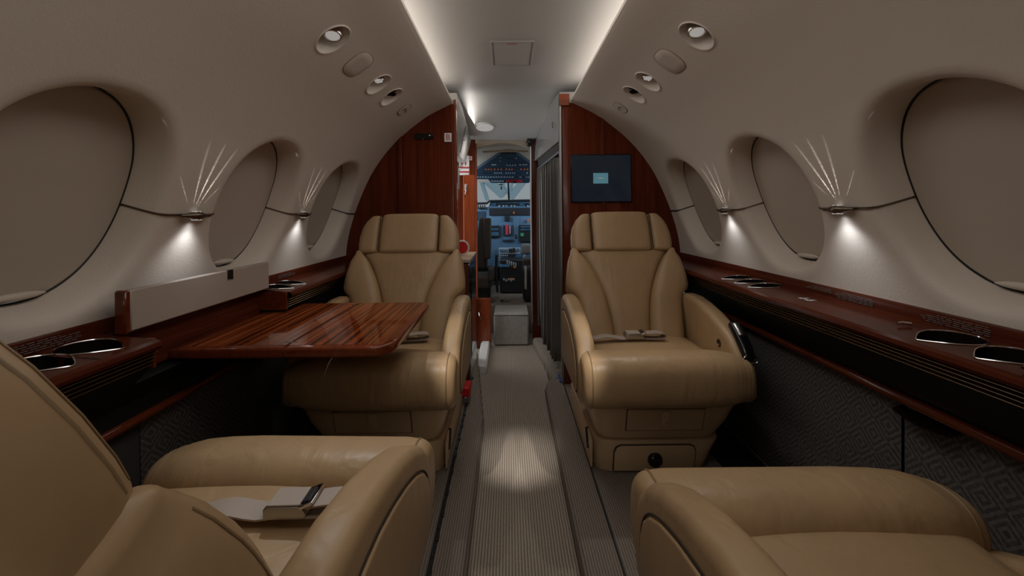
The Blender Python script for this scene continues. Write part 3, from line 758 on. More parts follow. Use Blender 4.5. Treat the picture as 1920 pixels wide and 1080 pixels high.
    for u, q in ((hb, .985), (hb+.05, 1), (hb+.11, 1), (hb+.160, .97)): hr.append((P(0, u, .012), Vector((.138*q+0, 0, 0)), fv*(.040)))
    b = B(); b.loft(hr, 36, 4.5, .018); h0 = b.build('headrest', LEATHER, s)
    for sx in (-1, 1):
        rw = []
        for u, xo in ((hb, .232), (hb+.03, .235), (hb+.07, .233), (hb+.11, .224), (hb+.14, .208), (hb+.155, .193)):
            rw.append((P(sx*(xo+.139)/2, u, .006), Vector(((xo-.139)/2, 0, 0)), fv*.042))
        b = B(); b.loft(rw, 30, 3.2, .016); hw_ = b.build('headrest_wing', LEATHER, h0)
        B().tube([P(sx*.1385, hb-.005+.17*k/8, .047) for k in range(9)], .0022, 6).build('seam', DARKSEAM, h0)
    for sx in (-1, 1):
        for dx_ in (.003, .009): B().tube([P(sx*(xo-dx_), u, .006+.042*(1-((xo-.139-2*dx_)/(xo-.139))**3.2)**.3125) for u, xo in ((hb+.005, .232), (hb+.03, .235), (hb+.07, .233), (hb+.11, .224), (hb+.14, .208))], .0011, 6).build('stitch', PIPING, h0)
    b = B(); b.loft([(P(0, u, -.035), Vector((x, 0, 0)), fv*.03) for u, x in ((hb+.005, .229), (hb+.07, .227), (hb+.12, .213), (hb+.145, .18))], 30, 3.5, .018); b.build('headrest_back', LEATHER, h0)
    # armrests
    for sx in (-1, 1):
        x0, x1 = sx*.232, sx*.298; dz = drop if sx == -inb else 0; A_ = [(u, v-dz) for u, v in ARM]
        b = B(); b.slab(A_, lambda u, v, x: Vector((x, u, v)), x0, x1, .022, 5); ar = b.build('armrest', LEATHER, s)
        ins = [(lerp(.15, u, .74)+.012, lerp(.42, v, .72)-.008-dz) for u, v in ARM]
        b = B(); b.slab(ins, lambda u, v, x: Vector((x, u, v)), x1-sx*.004, x1+sx*.005, .004, 3); b.build('side_panel', LEATHER, ar)
        rg = [(lerp(.15, u, .76)+.012, lerp(.42, v, .745)-.008-dz) for u, v in ARM]
        B().tube([Vector((x1+sx*.0005, u, v)) for u, v in spline(rg+[rg[0]], 3)], .0018, 6).build('panel_seam', DARKSEAM, ar)
        if handset and sx == -inb:
            B().lathe([(.014, 0), (.0145, .003), (.009, .005), (.008, .002), (.0001, .002)], 20, Matrix.Translation((x0-sx*(-.001), .27, .47)) @ Matrix.Rotation(-sx*pi/2, 4, 'Y')).build('jack_socket', BRONZE, ar)
            hs = B(); hs.loft([(Vector((sx*.274, y, z)), Vector((.021*q, 0, 0)), Vector((0, .012, .013))) for y, z, q in ((.292, .541, .85), (.330, .517, 1), (.366, .484, 1), (.386, .452, .92))], 20, 3, .010); h_ = hs.build('handset', BLACKG, ar)
            fr_ = B(); fr_.loft([(Vector((sx*.274, y, z)), Vector((.015, 0, 0)), Vector((0, .009, .011))) for y, z in ((.306, .543), (.328, .529), (.345, .515))], 16, 3, .004); fr_.build('handset_plate', STEEL, h_)
            rg = [Vector((sx*(.274+.022*cos(t)), .400-.006*sin(t), .452+.015*sin(t))) for t in [2*pi*k/24 for k in range(24)]]
            B().tube(rg, .0025, 6, True).build('handset_rim', CHROME, h_)
    return s
SEAT_FR = make_seat('cream leather seat against the right bulkhead, below the screen, handset on its arm', .505, 1.82, -1, 1, R(22), True)
SEAT_FL = make_seat('cream leather seat against the left bulkhead, partly behind the wooden table', -.492, 1.82, -1, -1, R(22))
SEAT_NL = make_seat('cream leather seat in the left foreground, seen past its headrest', -.495, .50, 1, 1, R(28), drop=.115, turn=R(-2))
SEAT_NR = make_seat('cream leather seat in the right foreground, only seat and armrests in view', .495, .37, 1, -1, R(33), drop=.115)

# ------------------------------------------------------------------ seat belts
def belt(label, X, Y, facing, zc_, ox=0, oy=0, rot=0):
    s = empty('seat_belt', (X+ox, Y+oy, zc_), (0 if facing > 0 else pi)+rot, label, 'seat belt')
    wd = Vector((0, .023, 0))
    B().ribbon([Vector((-.17+.02*k, 0, .004+.010*sin(pi*k/8*1.3)**2)) for k in range(8)], wd).build('strap', BELT, s)
    lp = spline([(.03, 0, .022), (.07, 0, .026), (.105, 0, .026), (.122, 0, .020), (.118, 0, .008), (.09, 0, .004), (.04, 0, .006), (0, 0, .006)], 4)
    B().ribbon(lp, wd).build('strap_loop', BELT, s)
    bk = B(); bk.slab([(-.036, .006), (.030, .006), (.034, .012), (.026, .026), (-.028, .027), (-.036, .022)], lambda u, v, x: Vector((u, x, v)), -.026, .026, .002, 2); b_ = bk.build('buckle', STEEL, s)
    B().box((-.004, 0, .0275), (.027, .0235, .0015), .001).build('buckle_cover', BELT, b_)
    B().box((.033, 0, .027), (.012, .026, .003), .001, Matrix.Rotation(-.35, 3, 'Y')).build('buckle_flap', CHROME, b_)
    B().box((.030, 0, .0295), (.007, .018, .002), .001, Matrix.Rotation(-.35, 3, 'Y')).build('buckle_slot', RUBBER, b_)
    return s
belt('beige belt with steel buckle lying on the left foreground seat', -.495, .60, 1, RF+.444, .10, .125, R(2))
belt('beige belt with steel buckle lying on the right bulkhead seat', .505, 1.83, -1, RF+.438, -.03, -.115, R(180))
belt('beige belt folded on the left bulkhead seat, beside the table corner', -.492, 1.83, -1, RF+.438, .02, -.12, R(195))

# ------------------------------------------------------------------ folding table and its cover panel
TZ = .682
tb = empty('folding_table', (-.6, 1.36, TZ), label='glossy striped mahogany folding table on the left side', cat='table'); o = Vector(tb.location)
def leaf(poly): return B().slab([(x-o.x, y-o.y) for x, y in poly], lambda u, v, x: Vector((u, v, x)), -.028, 0, .008, 4)
def rounded(poly, rs, n=6):
    out = []; N = len(poly)
    for i, (p, r_) in enumerate(zip(poly, rs)):
        p = Vector(p); a = Vector(poly[i-1])-p; b = Vector(poly[(i+1) % N])-p
        if r_ == 0: out.append(tuple(p)); continue
        a = p+a.normalized()*r_; b = p+b.normalized()*r_
        for k in range(n+1):
            t = k/n; out.append(tuple((1-t)**2*a+2*t*(1-t)*p+t*t*b))
    return out
outer = rounded([(-.5985, 1.085), (-.325, 1.085), (-.325, 1.635), (-.5985, 1.635)], [0, .07, .035, 0])
inner = [(-.888, 1.085), (-.6015, 1.085), (-.6015, 1.635), (-.888, 1.635)]
# solid wood edge with a veneer top let into it
for nm_, poly, ins in (('outer_leaf', outer, (.022, .002)), ('inner_leaf', inner, (.002, .022))):
    lf = leaf(poly).build(nm_, WOOD_E, tb)
    xs = [p[0] for p in poly]; x0, x1 = min(xs), max(xs)
    vp = [(max(x0+ins[1], min(x1-ins[0], x)), max(1.085+.026, min(1.635-.012, y))) for x, y in poly]
    B().slab([(x-o.x, y-o.y) for x, y in rounded([(x0+ins[1], 1.107), (x1-ins[0], 1.107), (x1-ins[0], 1.623), (x0+ins[1], 1.623)], [0, .03 if nm_ == 'outer_leaf' else 0, .02 if nm_ == 'outer_leaf' else 0, 0])],
             lambda u, v, x: Vector((u, v, x)), -.004, .0006, .0004, 1).build('veneer', WOOD_T, lf)
for y in (1.13, 1.59): B().box(Vector((-.60, y, TZ-.001))-o, (.018, .006, .0016), .0008).build('hinge', BRONZE, tb)
B().box(Vector((-.765, 1.36, TZ-.05))-o, (.07, .20, .020), .004).build('support_arm', BLACK, tb)
# flip-up panel
q = [at(237, 553, .925), at(232, 632, .925), at(503, 553, 1.475), at(505, 505, 1.475)]
pc = empty('table_cover_panel', (-.866, 1.205, .7655), label='cream flip-up cover panel standing on the left ledge above the table', cat='panel'); o = Vector(pc.location)
B().box((0, .008, .046), (.008, .272, .046), .003).build('panel_face', mat('cover_panel_cream', (.43, .36, .30), .5), pc)
B().box((-.002, -.273, .045), (.013, .008, .048), .004).build('wood_end', WOOD_E, pc)
B().box((-.0115, .008, .045), (.004, .272, .046), .002).build('wood_back', WOOD_E, pc)
B().box((.0072, .073, .078), (.0022, .013, .014), .001).build('latch_recess', WELL, pc)
B().box((.0076, .073, .063), (.0014, .016, .0012), .0004).build('latch_lip', STEEL, pc)

# ------------------------------------------------------------------ vestibule
YP = 3.32                                # cockpit partition
# floor edge, carpet step into the cockpit
st = empty('carpet_step', (0, 3.25, 0), label='grey carpeted box step in the cockpit doorway', cat='step')
a, b = at(926, 648, 3.28), at(992, 648, 3.28)
B().box(((a.x+b.x)/2, .19, .118), ((b.x-a.x)/2, .17, .116), .012).build('riser', STEPC, st)
B().box(((a.x+b.x)/2, .19, .236), ((b.x-a.x)/2-.004, .17, .004), .002).build('tread', STEPC, st)
B().box((-.205, 2.97, .02), (.035, .26, .035), .012).build('door_sill_trim', CEIL, kind='structure')
def pan(name, pts, d, m, kind='structure', **tg_):
    """upright panel facing the camera from pixel outline at depth Y"""
    Y = d; P = [at(x, y, Y) for x, y in pts]; poly = [(p.x, p.z) for p in P]
    ar = sum(poly[i-1][0]*poly[i][1]-poly[i][0]*poly[i-1][1] for i in range(len(poly)))
    if ar < 0: poly = poly[::-1]
    return B().slab(poly, lambda u, v, x: Vector((u, x, v)), Y, Y+.025, .003, 2)
# cockpit partition, left and right of the opening
B().box((-.62, YP+.012, .85), (.345, .012, .85), .003).build('wall_cockpit_left', WOOD_V, kind='structure')
B().box((.56, YP+.012, .85), (.405, .012, .85), .003).build('wall_cockpit_right', WOOD_V, kind='structure')
for n_, x in (('trim_24', -.272), ('trim_25', .151)):
    B().box((x, YP-.002, .86), (.006, .02, .70), .002).build(n_, STEEL if x > 0 else WOOD_R, kind='structure')
# arched header
hd = [(-.28, 1.72), (-.28, 1.52)]+[(-.28+.44*k/14, 1.52+.050*sin(pi*k/14)) for k in range(15)]+[(.16, 1.72)]
hd = [(x, z) for i, (x, z) in enumerate(hd) if i != 1]
B().slab(hd[::-1], lambda u, v, x: Vector((u, x, v)), YP, YP+.03, .004, 2).build('wall_cockpit_header', BEIGE, kind='structure')
# side linings of the vestibule
B().box((-.62, 2.6, .85), (.01, .25, .85), .002).build('wall_vestibule_left', WOOD_V, kind='structure')
B().box((.50, 2.85, .85), (.01, .5, .85), .002).build('wall_vestibule_right', WOOD_V, kind='structure')
# left galley: counter cabinet, upper locker, wood column
gc = empty('galley_cabinet', (-.43, 2.62, 0), label='dark galley base cabinet with beige counter behind the left bulkhead seat', cat='cabinet'); o = Vector(gc.location)
B().box((-.43-o.x, 0, .375), (.18, .225, .365), .004).build('carcass', BLACKG, gc)
B().box((-.43-o.x+.004, -.004, .752), (.187, .235, .010), .003).build('counter', mat('beige_counter', (.42, .33, .24), .3), gc)
B().box((.183, .0, .735), (.005, .228, .007), .002).build('counter_edge', CHROME, gc)
B().box((.182, .05, .40), (.003, .16, .30), .002).build('door', BLACKG, gc)
B().box((.183, -.02, .10), (.003, .20, .09), .002).build('kick_panel', STEEL, gc)
gl = empty('galley_locker', (-.42, 2.72, 1.3), label='grey overhead galley locker with sloping face, left of the cockpit door', cat='locker'); o = Vector(gl.location)
v0, v1, v2, v3 = at(851, 196, 2.42), at(889, 243+25, 3.1), at(889, 282, 3.1), at(851, 300, 2.42)
bd = B(); A, Bq = (2.41, 3.20)
sec = lambda Y: [(-.31, min(1.70, ceil_z(.31, Y)-.012)), (-.30, min(1.62, ceil_z(.31, Y)-.035)), (-.345, 1.40), (-.60, 1.38), (-.60, min(1.70, ceil_z(.31, Y)-.012))]
bd.rings([[Vector((x, Y, z))-o for x, z in sec(Y)] for Y in [lerp(A, Bq, k/12) for k in range(13)]]); bd.build('body', GREYP, gl)
B().box(Vector((-.318, 2.80, 1.505))-o, (.002, .002, .09), .001, Matrix.Rotation(.22, 3, 'Y')).build('door_gap', RUBBER, gl)
B().box(Vector((-.31, 2.785, 1.50))-o, (.004, .02, .006), .002).build('catch', CHROME, gl)
of = empty('galley_oven', (-.45, 2.72, 1.2), label='black framed galley unit beneath the grey locker, left of the aisle', cat='oven')
B().box((0, 0, .04), (.10, .10, .12), .004).build('case', BLACKG, of)
B().box((.102, 0, .05), (.003, .075, .075), .002).build('door', STEEL, of)
B().box((.107, .06, .05), (.003, .008, .06), .002).build('handle', CHROME, of)
# wooden column with white placards, beyond the galley
cA, cB = at(868, 328, 3.2), at(890, 328, 3.2)
co = empty('cockpit_door_panel', ((cA.x+cB.x)/2, 3.21, 0), label='tall mahogany door leaf with grey key hook, left of the cockpit doorway', cat='door')
hw = (cB.x-cA.x)/2
B().box((0, 0, .66), (hw, .015, .645), .004).build('leaf', WOOD_R, co)
B().loft([((-.02, -.017, z), (.010, 0, 0), (0, .003, 0)) for z in (1.19, 1.235)], 14, 2, .004).build('key_hook', STEEL, co)
B().tube([(-.02, -.019, 1.19), (-.028, -.024, 1.165), (-.018, -.022, 1.15)], .003, 8).build('key', CHROME, co)
def flat(name, pxs, Y, m, parent, o, th=.004):
    """small upright plate whose corners sit at two pixels"""
    a, b = at(pxs[0], pxs[1], Y), at(pxs[2], pxs[3], Y); c = (a+b)/2-o
    return B().box(c, (abs(b.x-a.x)/2, th, abs(b.z-a.z)/2), min(.002, th*.4)).build(name, m, parent)
c = at(870, 308, 3.24)
pn = empty('emergency_placard', (c.x, 3.24, c.z), label='white placard box with red bands above the door leaf', cat='sign'); o = Vector(pn.location)
flat('board', (861, 292, 880, 328), 3.24, WHITE, pn, o, .01)
for y in (313, 321): flat('red_band', (861, y, 880, y+2.2), 3.226, REDP, pn, o, .003)
for x in (864.5, 872): flat('red_mark', (x, 303, x+2, 309), 3.226, REDP, pn, o, .003)
c = at(882, 296, 3.22)
pn2 = empty('exit_marker', (c.x, 3.25, c.z), label='tiny white marker plate with a red letter beside the cockpit door frame', cat='sign')
B().box((0, 0, 0), (.009, .004, .015), .003).build('plate', WHITE, pn2); B().box((0, -.005, 0), (.004, .001, .007), .0005).build('mark', REDP, pn2)
# round red-rimmed gauge on the counter
c = at(870, 474, 2.62)
rp = empty('red_disc', (c.x-.012, 2.62, .762), label='red and white round disc standing on the beige counter', cat='sign')
Mx = Matrix.Translation((0, 0, .047)) @ Matrix.Scale(.8, 4) @ Matrix.Rotation(pi/2, 4, 'X')
B().lathe([(.001, -.004), (.056, -.004), (.058, 0), (.056, .004), (.001, .004)], 32, Mx).build('rim', WHITE, rp)
B().lathe([(.001, .005), (.046, .005), (.046, .003)], 32, Mx).build('face', RED, rp)
# low wooden cabinet at the doorway
a, b = at(893, 558, 3.22), at(921, 640, 3.22)
lc = empty('low_door_cabinet', ((a.x+b.x)/2, 3.235, 0), label='low red mahogany cabinet at the left foot of the cockpit doorway', cat='cabinet')
hw = (b.x-a.x)/2
B().box((0, 0, .19), (hw, .02, .185), .004).build('door', WOOD_R, lc)
B().tube([(-.035, -.022, .27), (-.03, -.034, .25), (-.02, -.03, .225)], .004, 8).build('handle', CHROME, lc)
B().box((-.03, -.022, .33), (.005, .003, .014), .002).build('keyhole', RUBBER, lc)
B().box((.0, -.024, .04), (.022, .006, .010), .004).build('catch', CHROME, lc)
# red fire-bottle bracket beside the left seat
c = at(874, 733, 2.17)
rb = empty('red_case', (c.x, 2.17, c.z), label='small red case with grey lower half on the floor behind the left bulkhead seat', cat='case')
B().box((0, 0, .012), (.024, .05, .024), .005).build('red_cover', RED, rb)
B().box((-.004, 0, -.030), (.020, .046, .018), .004).build('grey_body', STEEL, rb)
B().box((-.018, -.01, .02), (.012, .02, .03), .003).build('bracket', RUBBER, rb)
B().box((.258, 2.43, .045), (.006, .05, .035), .002).build('trim_27', mat('blue_edge', (.03, .08, .25), .6), kind='structure')
# curtain and its rail
cu = empty('aisle_curtain', (.23, 2.75, .15), label='charcoal pleated curtain gathered on the right side of the aisle', cat='curtain'); o = Vector(cu.location)
bd = B(); N = 120
def cur(a, b):
    Y = lerp(2.42, 3.12, a); ph = 2*pi*9*a+.5*sin(7*a); z = lerp(.17-.0*a, 1.335, b); amp = lerp(.026, .012, b)*(1+.3*sin(13*a))
    return Vector((lerp(.262, .205, a)+amp*sin(ph)+.006*sin(3*b+9*a), Y+.010*sin(2*ph), z-.03*sin(5*a)*(1-b)))-o
bd.grid(cur, N, 12); f = bd.build('cloth', CURT, cu); md = f.modifiers.new('Solidify', 'SOLIDIFY'); md.thickness = .003
B().tube([Vector((.268, 2.40, 1.36))-o, Vector((.20, 3.14, 1.345))-o], .009, 10).build('rail', STEEL, cu)
B().box(Vector((.24, 2.77, 1.385))-o, (.012, .36, .028), .004, Matrix.Rotation(.09, 3, 'Z')).build('valance', mat('dark_valance', (.03, .027, .025), .4), cu)
# right upper wardrobe panel
wv = empty('wardrobe_locker', (.40, 2.8, 1.5), label='grey glossy upper wardrobe locker above the curtain', cat='locker'); o = Vector(wv.location)
bd = B(); bd.rings([[Vector((x, Y, z))-o for x, z in ((.272-(Y-2.4)*.09, min(1.70, ceil_z(.3, Y)-.012)), (.262-(Y-2.4)*.09, 1.42), (.49, 1.42), (.49, min(1.70, ceil_z(.3, Y)-.012)))] for Y in [2.41+.89*k/12 for k in range(13)]]); bd.build('body', mat('gloss_grey', (.36, .35, .34), .15), wv)
B().box(Vector((.255, 2.62, 1.535))-o, (.003, .012, .02), .001).build('lock', RUBBER, wv)
B().tube([Vector((.246, 2.55, 1.56))-o, Vector((.242, 2.55, 1.545))-o, Vector((.246, 2.55, 1.525))-o], .003, 8).build('handle', BRONZE, wv)
# vestibule ceiling light and camera dome
c = at(912, 253, 3.22)
cl = empty('dome_light', (c.x, 3.0, 1.626), label='round white ceiling light in front of the cockpit doorway', cat='lamp')
cl.rotation_euler = (-.23, 0, 0)
B().lathe([(.062, 0), (.060, -.008), (.05, -.012), (.001, -.014)], 32).build('diffuser', mat('dome_diffuser', (.7, .7, .7), .4, emit=(1, .97, .92), est=.22), cl)
B().lathe([(.070, .002), (.068, -.006), (.062, -.006)], 32, cap=False).build('ring', WHITE, cl)
spot('dome_beam', (c.x, 2.98, ZC-.13), (c.x, 2.98, 0), 9, 150, 1, .05, COOL)
c = at(992, 268, 3.28)
cm = empty('camera_dome', (c.x, 3.28, c.z), label='small black dome at the upper right corner of the cockpit doorway', cat='camera')
B().lathe([(.001, -.026), (.014, -.022), (.022, -.012), (.024, 0), (.024, .012), (.001, .014)], 20).build('dome', BLACKG, cm)
B().box((.0, 0, .02), (.016, .016, .012), .003).build('mount', RUBBER, cm)

# ------------------------------------------------------------------ cockpit
B().box((0, 4.95, .54), (.85, .02, .54), .004).build('wall_firewall', CKBLACK, kind='structure')
B().box((0, 4.30, .117), (.7, .67, .117), .004).build('floor_cockpit', LOOP, kind='structure')
for n_, x in (('wall_cockpit_side_left', -.82), ('wall_cockpit_side_right', .82)):
    B().box((x, 4.1, .62), (.02, .75, .45), .004).build(n_, BEIGE, kind='structure')
# headliner sloping to the windscreen
bd = B(); bd.grid(lambda a, b: Vector((lerp(-.7, .7, a), lerp(3.36, 4.28, b), lerp(1.64, 1.335, b**1.25)+.03*cos(pi*(a-.5))-.03)), 14, 10); bd.build('ceiling_cockpit', BEIGE, kind='structure')
B().tube([at(905, 285, 3.62), at(950, 283, 3.62), at(990, 284, 3.62)], .009, 8).build('trim_26', BEIGE, kind='structure')
# overhead panel
ov = empty('overhead_console', (-.03, 3.95, 1.42), label='dark blue cockpit overhead panel with rows of switches and amber lights', cat='control panel'); o = Vector(ov.location)
def OV(px, py):      # pixel -> point on the tilted overhead plane
    t = (py-288)/(346-288); return at(px, py, lerp(3.66, 4.10, t))
poly = [(938, 289), (968, 289), (1000, 310), (1000, 333), (991, 343), (921, 343), (915, 336), (884, 336), (884, 325)]
n_ = (OV(968, 289)-OV(938, 289)).cross(OV(940, 330)-OV(940, 289)).normalized()
bd = B(); bd.rings([[OV(*p)-o-n_*.001 for p in poly], [OV(*p)-o+n_*.03 for p in poly]]) if n_.z > 0 else bd.rings([[OV(*p)-o+n_*.001 for p in poly], [OV(*p)-o-n_*.03 for p in poly]])
bd.build('panel', CKDARK, ov, smooth=False)
dn = -n_ if n_.z > 0 else n_
ux = (OV(960, 320)-OV(950, 320)).normalized(); uy = dn.cross(ux).normalized()
MR = Matrix((ux, uy, dn)).transposed()
def btn(bd, px, py, w_, h_, th=.006): bd.box(OV(px, py)-o+dn*th*.6, (w_, h_, th*.5), .0015, MR)
rows_ = {}
bd = B()
for x in (911, 916, 921, 927.5, 934, 940, 949.5, 955, 960, 977, 983.5, 989): btn(bd, x, 315.8, .006, .0055, .012)
bd.build('amber_lamps', AMBER, ov, kind='stuff')
bd = B()
for x in range(896, 992, 5):
    if x not in (966, 971, 981): btn(bd, x, 331.3, .008, .005)
for x in list(range(928, 942, 4))+list(range(949, 966, 4))+[988]: btn(bd, x, 323.5, .005, .011)
for x in range(923, 944, 5): btn(bd, x, 339, .009, .008)
for x in (951, 956, 961, 966): btn(bd, x, 307.5, .005, .007, .014)
for x in (975, 981, 986): btn(bd, x, 307, .008, .006, .012)
for x, y in ((938, 295), (938, 301), (968, 296)): btn(bd, x, y, .006, .004)
btn(bd, 926, 308, .022, .010)
bd.build('switches', KEYS, ov, kind='stuff')
bd = B()
for x in (906, 912, 919): btn(bd, x, 323.5, .010, .011)
for x in (969, 975): btn(bd, x, 324, .012, .011)
btn(bd, 969, 331.3, .018, .008); btn(bd, 983, 331.3, .020, .008); btn(bd, 969, 315.8, .018, .008)
for k in range(3): btn(bd, 950+5*k, 297, .008, .002)
bd.build('dark_modules', CKBLACK, ov, kind='stuff')
bd = B(); btn(bd, 964, 339, .075, .017, .010); bd.build('red_handle_plate', RED, ov)
bd = B(); btn(bd, 965, 338.5, .022, .008, .024); btn(bd, 953, 338.5, .007, .007, .02); bd.build('fire_handle', CKBLACK, ov)
# windscreen with posts, bright outside
WS0, WS1 = 4.28, 4.95
ws = empty('window_9', (0, 4.6, 1.25), kind='structure'); o = Vector(ws.location)
bd = B(); bd.grid(lambda a, b: Vector((lerp(-.75, .75, a), lerp(WS0, WS1, b)-.15*(2*a-1)**2, lerp(1.36, 1.02, b)))-o, 12, 6); bd.build('windscreen_glass', GLASS, ws)
for pa, pb, wd_ in (((953, 343), (954.5, 382), .010), ((1040, 343), (1055, 382), .03), ((872, 343), (850, 382), .03)):
    a_, b_ = at(*pa, 4.30), at(*pb, 4.90); B().tube([a_-o, b_-o], wd_, 8).build('windscreen_post', CKDARK, ws)
bd = B(); c = at(939, 346, 4.33)-o; bd.box(c, (.020, .012, .006), .003); bd.box(c+Vector((.005, 0, -.035)), (.008, .008, .018), .004); bd.build('standby_compass', CKBLACK, ws)
# hangar frames seen outside
for pa, pb, r_ in (((894, 337), (944, 385), .17), ((1003, 330), (958, 390), .13), ((899, 345), (915, 395), .07), ((963, 340), (957, 385), .05), ((947, 340), (942, 385), .06), ((925, 335), (955, 385), .05)):
    B().tube([at(*pa, 15), at(*pb, 14.4)], r_, 8).build('hangar_beam', SKYGLOW, **tg('pale blue roof truss bar seen outside through the windscreen', 'beam', 'hangar roof trusses outside'))
# instrument panel
ip = empty('instrument_panel', (0, 4.5, .9), label='blue-lit cockpit instrument panel with displays below the windscreen', cat='control panel'); o = Vector(ip.location)
YI = 4.5
pan('x', [(860, 500), (860, 392), (916, 388), (920, 378), (1030, 376), (1030, 500)], YI, CKBLUE).build('panel_board', CKBLUE, ip)
for v in ip.children[0].data.vertices: v.co -= o
gs = B(); gs.loft([(at(x, y, 4.47)-o, Vector((0, .05, 0)), Vector((0, 0, .012))) for x, y in ((885, 382), (913, 381), (918, 377), (1005, 375.5))], 12, 3, .01); gs.build('glareshield', CKBLACK, ip)
flat('recess', (917, 390, 1000, 403), YI-.01, CKBLACK, ip, o, .01)
flat('recess', (885, 396, 910, 412), YI-.006, CKDARK, ip, o, .008)
bd = B()
for x in (897, 901, 905, 909): c = at(x, 388.5, YI-.02)-o; bd.box(c, (.006, .01, .022), .002)
bd.build('vent_slots', CKBLACK, ip)
def keys(name, rects, m, Y=YI-.012, th=.010, kind=None):
    bd = B()
    for x0, y0, x1, y1 in rects:
        a_, b_ = at(x0, y0, Y), at(x1, y1, Y); c = (a_+b_)/2-o; bd.box(c, (abs(b_.x-a_.x)/2, th, abs(b_.z-a_.z)/2), .002)
    ob = bd.build(name, m, ip)
    if kind: ob['kind'] = kind
    return ob
keys('autopilot_display', [(921, 380.5, 930, 386)], DISP); keys('autopilot_display', [(974, 380.5, 983, 386)], DISP)
keys('autopilot_keys', [(x, 381, x+3, 384.5) for x in (933, 937, 941, 946, 951, 956, 961, 965, 969, 986, 990, 994)], CKBLACK, kind='stuff')
keys('autopilot_knobs', [(x, 385, x+2.5, 387.5) for x in (935, 943, 948, 958, 963, 988)], KEYS, kind='stuff')
keys('flight_display', [(918, 423, 937, 445)], CKBLACK); keys('flight_display', [(974, 422, 1000, 453)], CKBLACK)
keys('display_band', [(919, 428, 935, 432)], DISP, YI-.024); keys('display_band', [(919, 435, 935, 442)], DISP, YI-.024)
keys('display_band', [(976, 424, 995, 427)], DISP, YI-.024); keys('display_band', [(976, 429, 998, 432)], DISP, YI-.024)
keys('display_band', [(976, 437, 982, 443)], mat('green_trace', (.02, .2, .1), .3, emit=(.05, .5, .25), est=.12), YI-.024)
keys('standby_screen', [(946, 405, 956, 414.5)], CKBLACK)
keys('engine_strip', [(948, 421, 952.5, 440)], mat('red_strip', (.4, .03, .06), .4, emit=(.8, .05, .1), est=.12)); keys('engine_strip', [(955, 424, 957.5, 438)], mat('pink_strip', (.4, .2, .25), .4, emit=(.7, .3, .4), est=.1))
keys('engine_frame', [(943, 421, 944, 440), (959.5, 421, 960.5, 440), (943, 440, 960.5, 441)], CKDARK)
keys('gear_lever', [(967, 405, 968, 452)], CKBLACK, YI-.03); keys('gear_lever', [(965.5, 440, 969.5, 448)], CKBLACK, YI-.035)
keys('warning_light', [(962, 397, 965, 401)], AMBER, YI-.03); keys('warning_light', [(988, 411, 992, 416)], AMBER, YI-.02)
keys('toggle_row', [(x, 449, x+1.6, 453) for x in (943, 947, 951, 954, 957, 962)], CKBLACK, kind='stuff')
keys('radio_panel', [(935, 464.5, 976, 476)], KEYS, YI-.03)
keys('radio_display', [(937, 467, 941, 472), (943, 467, 946, 472), (948, 467, 951, 472), (969, 466, 974, 471)], DISP, YI-.045)
keys('radio_display', [(954, 466, 960, 473), (961, 465, 966, 473)], CKBLACK, YI-.045)
keys('radio_keys', [(936+3.5*k, 478+4*r_, 938.2+3.5*k, 480.5+4*r_) for k in range(5) for r_ in range(3)], KEYS, YI-.03, kind='stuff')
keys('radio_display', [(967, 478, 976, 487)], DISP, YI-.03); keys('radio_block', [(957, 476, 963, 487)], CKBLACK, YI-.04)
# centre pedestal with throttle levers
pd = empty('centre_pedestal', (.01, 4.25, .23), label='dark centre pedestal with throttle levers between the crew seats', cat='console'); o = Vector(pd.location)
a_, b_ = at(937, 487, 4.15), at(984, 555, 4.15)
B().box(Vector(((a_.x+b_.x)/2, 4.28, (a_.z+.24)/2))-o, ((b_.x-a_.x)/2, .13, (a_.z-.24)/2), .01).build('housing', CKBLACK, pd)
bd = B()
for k in range(5):
    c = at(951+4*k, 492+1.2*k, 4.12)-o; bd.box(c, (.006, .01, .020), .003)
    bd.tube([c, c+Vector((0, .05, -.06))], .003, 6)
bd.build('throttle_levers', KEYS, pd)
bd = B(); bd.box(at(946, 498, 4.13)-o, (.05, .008, .012), .003); bd.build('lit_strip', DISP, pd)
bd = B(); bd.box(at(965, 501, 4.12)-o, (.008, .008, .008), .003); bd.build('orange_knob', AMBER, pd)
bd = B()
for k in range(5): bd.box(at(945+4.5*k, 524+(k % 2)*2, 4.13)-o, (.008, .008, .010), .002)
bd.build('lower_keys', KEYS, pd, kind='stuff')
bd = B(); bd.box(at(959, 523, 4.13)-o, (.014, .009, .005), .002); bd.build('orange_keys', AMBER, pd)
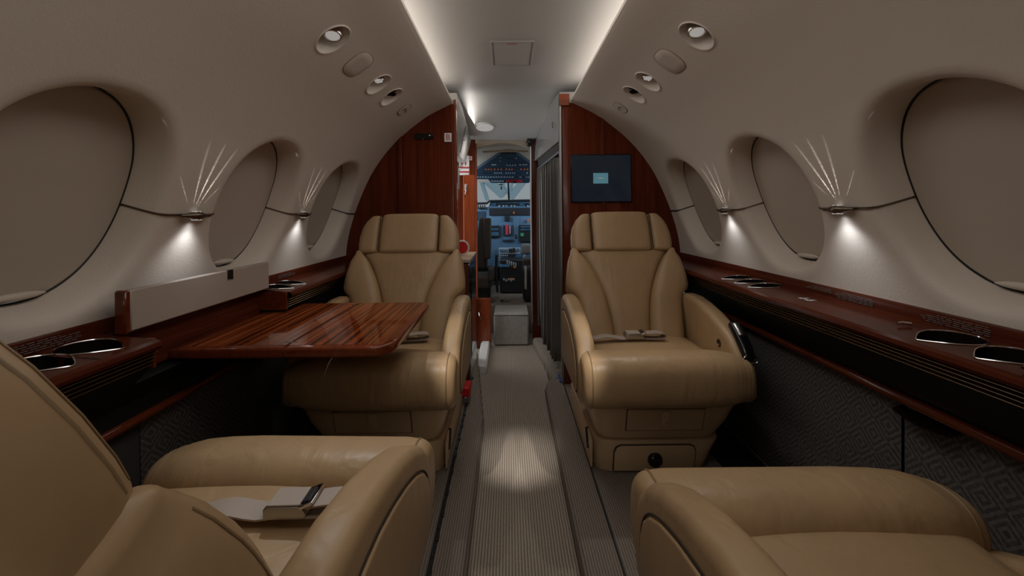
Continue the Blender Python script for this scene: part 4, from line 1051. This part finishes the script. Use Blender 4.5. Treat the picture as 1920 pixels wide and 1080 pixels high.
# crew seats
def crew(label, pxh, px0, mirror):
    r0 = at(pxh, 480, 3.85); s = empty('crew_seat', (r0.x, 3.85, .23), label=label, cat='seat'); k = mirror
    if k > 0:
        B().loft([(at(905, y, 3.86)-s.location, Vector((wd_*.86, 0, 0)), Vector((0, .03, 0))) for y, wd_ in ((500, .050), (470, .056), (430, .050), (412, .040))], 20, 3.5, .02).build('backrest', SEATD, s)
        B().loft([(at(914, y, 3.78)-s.location, Vector((wd_, 0, 0)), Vector((0, .04, 0))) for y, wd_ in ((482, .030), (450, .034), (412, .034))], 20, 4, .015).build('side_pad', SEATD, s)
        B().rbox(at(903, 525, 3.80)-s.location, (.095, .14, .06), .03, 8).build('seat_cushion', SEATD, s)
        B().rbox(at(921, 512, 3.70)-s.location, (.025, .10, .06), .02, 6).build('armrest', SEATD, s)
        B().box(Vector((at(905, 565, 3.80).x-s.location.x, -.05, .12)), (.07, .10, .11), .02).build('seat_base', CKBLACK, s)
        B().tube([at(931, 478, 3.9)-s.location, at(930, 520, 3.9)-s.location, at(933, 548, 3.88)-s.location], .012, 8).build('side_frame', CKBLACK, s)
    else:
        B().rbox(at(989, 528, 3.85)-s.location, (.045, .14, .15), .03, 8).build('seat_cushion', CKBLACK, s)
        B().rbox(at(988, 500, 3.95)-s.location, (.04, .08, .08), .02, 6).build('knee_pad', SEATD, s)
        B().box(at(985, 520, 3.72)-s.location, (.012, .05, .10), .005).build('side_frame', STEEL, s)
        B().rbox(at(986, 467, 4.2)-s.location, (.045, .02, .055), .02, 6).build('yoke_pad', mat('grey_pad', (.2, .18, .17), .5), s)
        bd = B()
        for q in range(7): bd.box(at(982+random.uniform(0, 12), 480+3*q, 4.1)-s.location, (.010, .01, .012), .003, Matrix.Rotation(random.random(), 3, 'Y'))
        bd.build('harness_clips', KEYS, s)
crew('dark taupe pilot seat seen through the left of the cockpit doorway', 905, 0, 1)
crew('dark copilot seat edge with harness at the right of the cockpit doorway', 988, 0, -1)
# folded paper on the cockpit floor
pf = B(); pf.grid(lambda a, b: at(lerp(938, 956, a), lerp(568, 560, a)-6*(1-b)*(1-a), 3.75)+Vector((0, .05*b, 0)), 4, 2); pf.build('folded_chart', mat('manila', (.42, .27, .12), .7), **tg('tan folded paper lying on the cockpit step', 'paper'))
# cockpit daylight comes from the world through the windscreen and side windows, plus added area lamps there
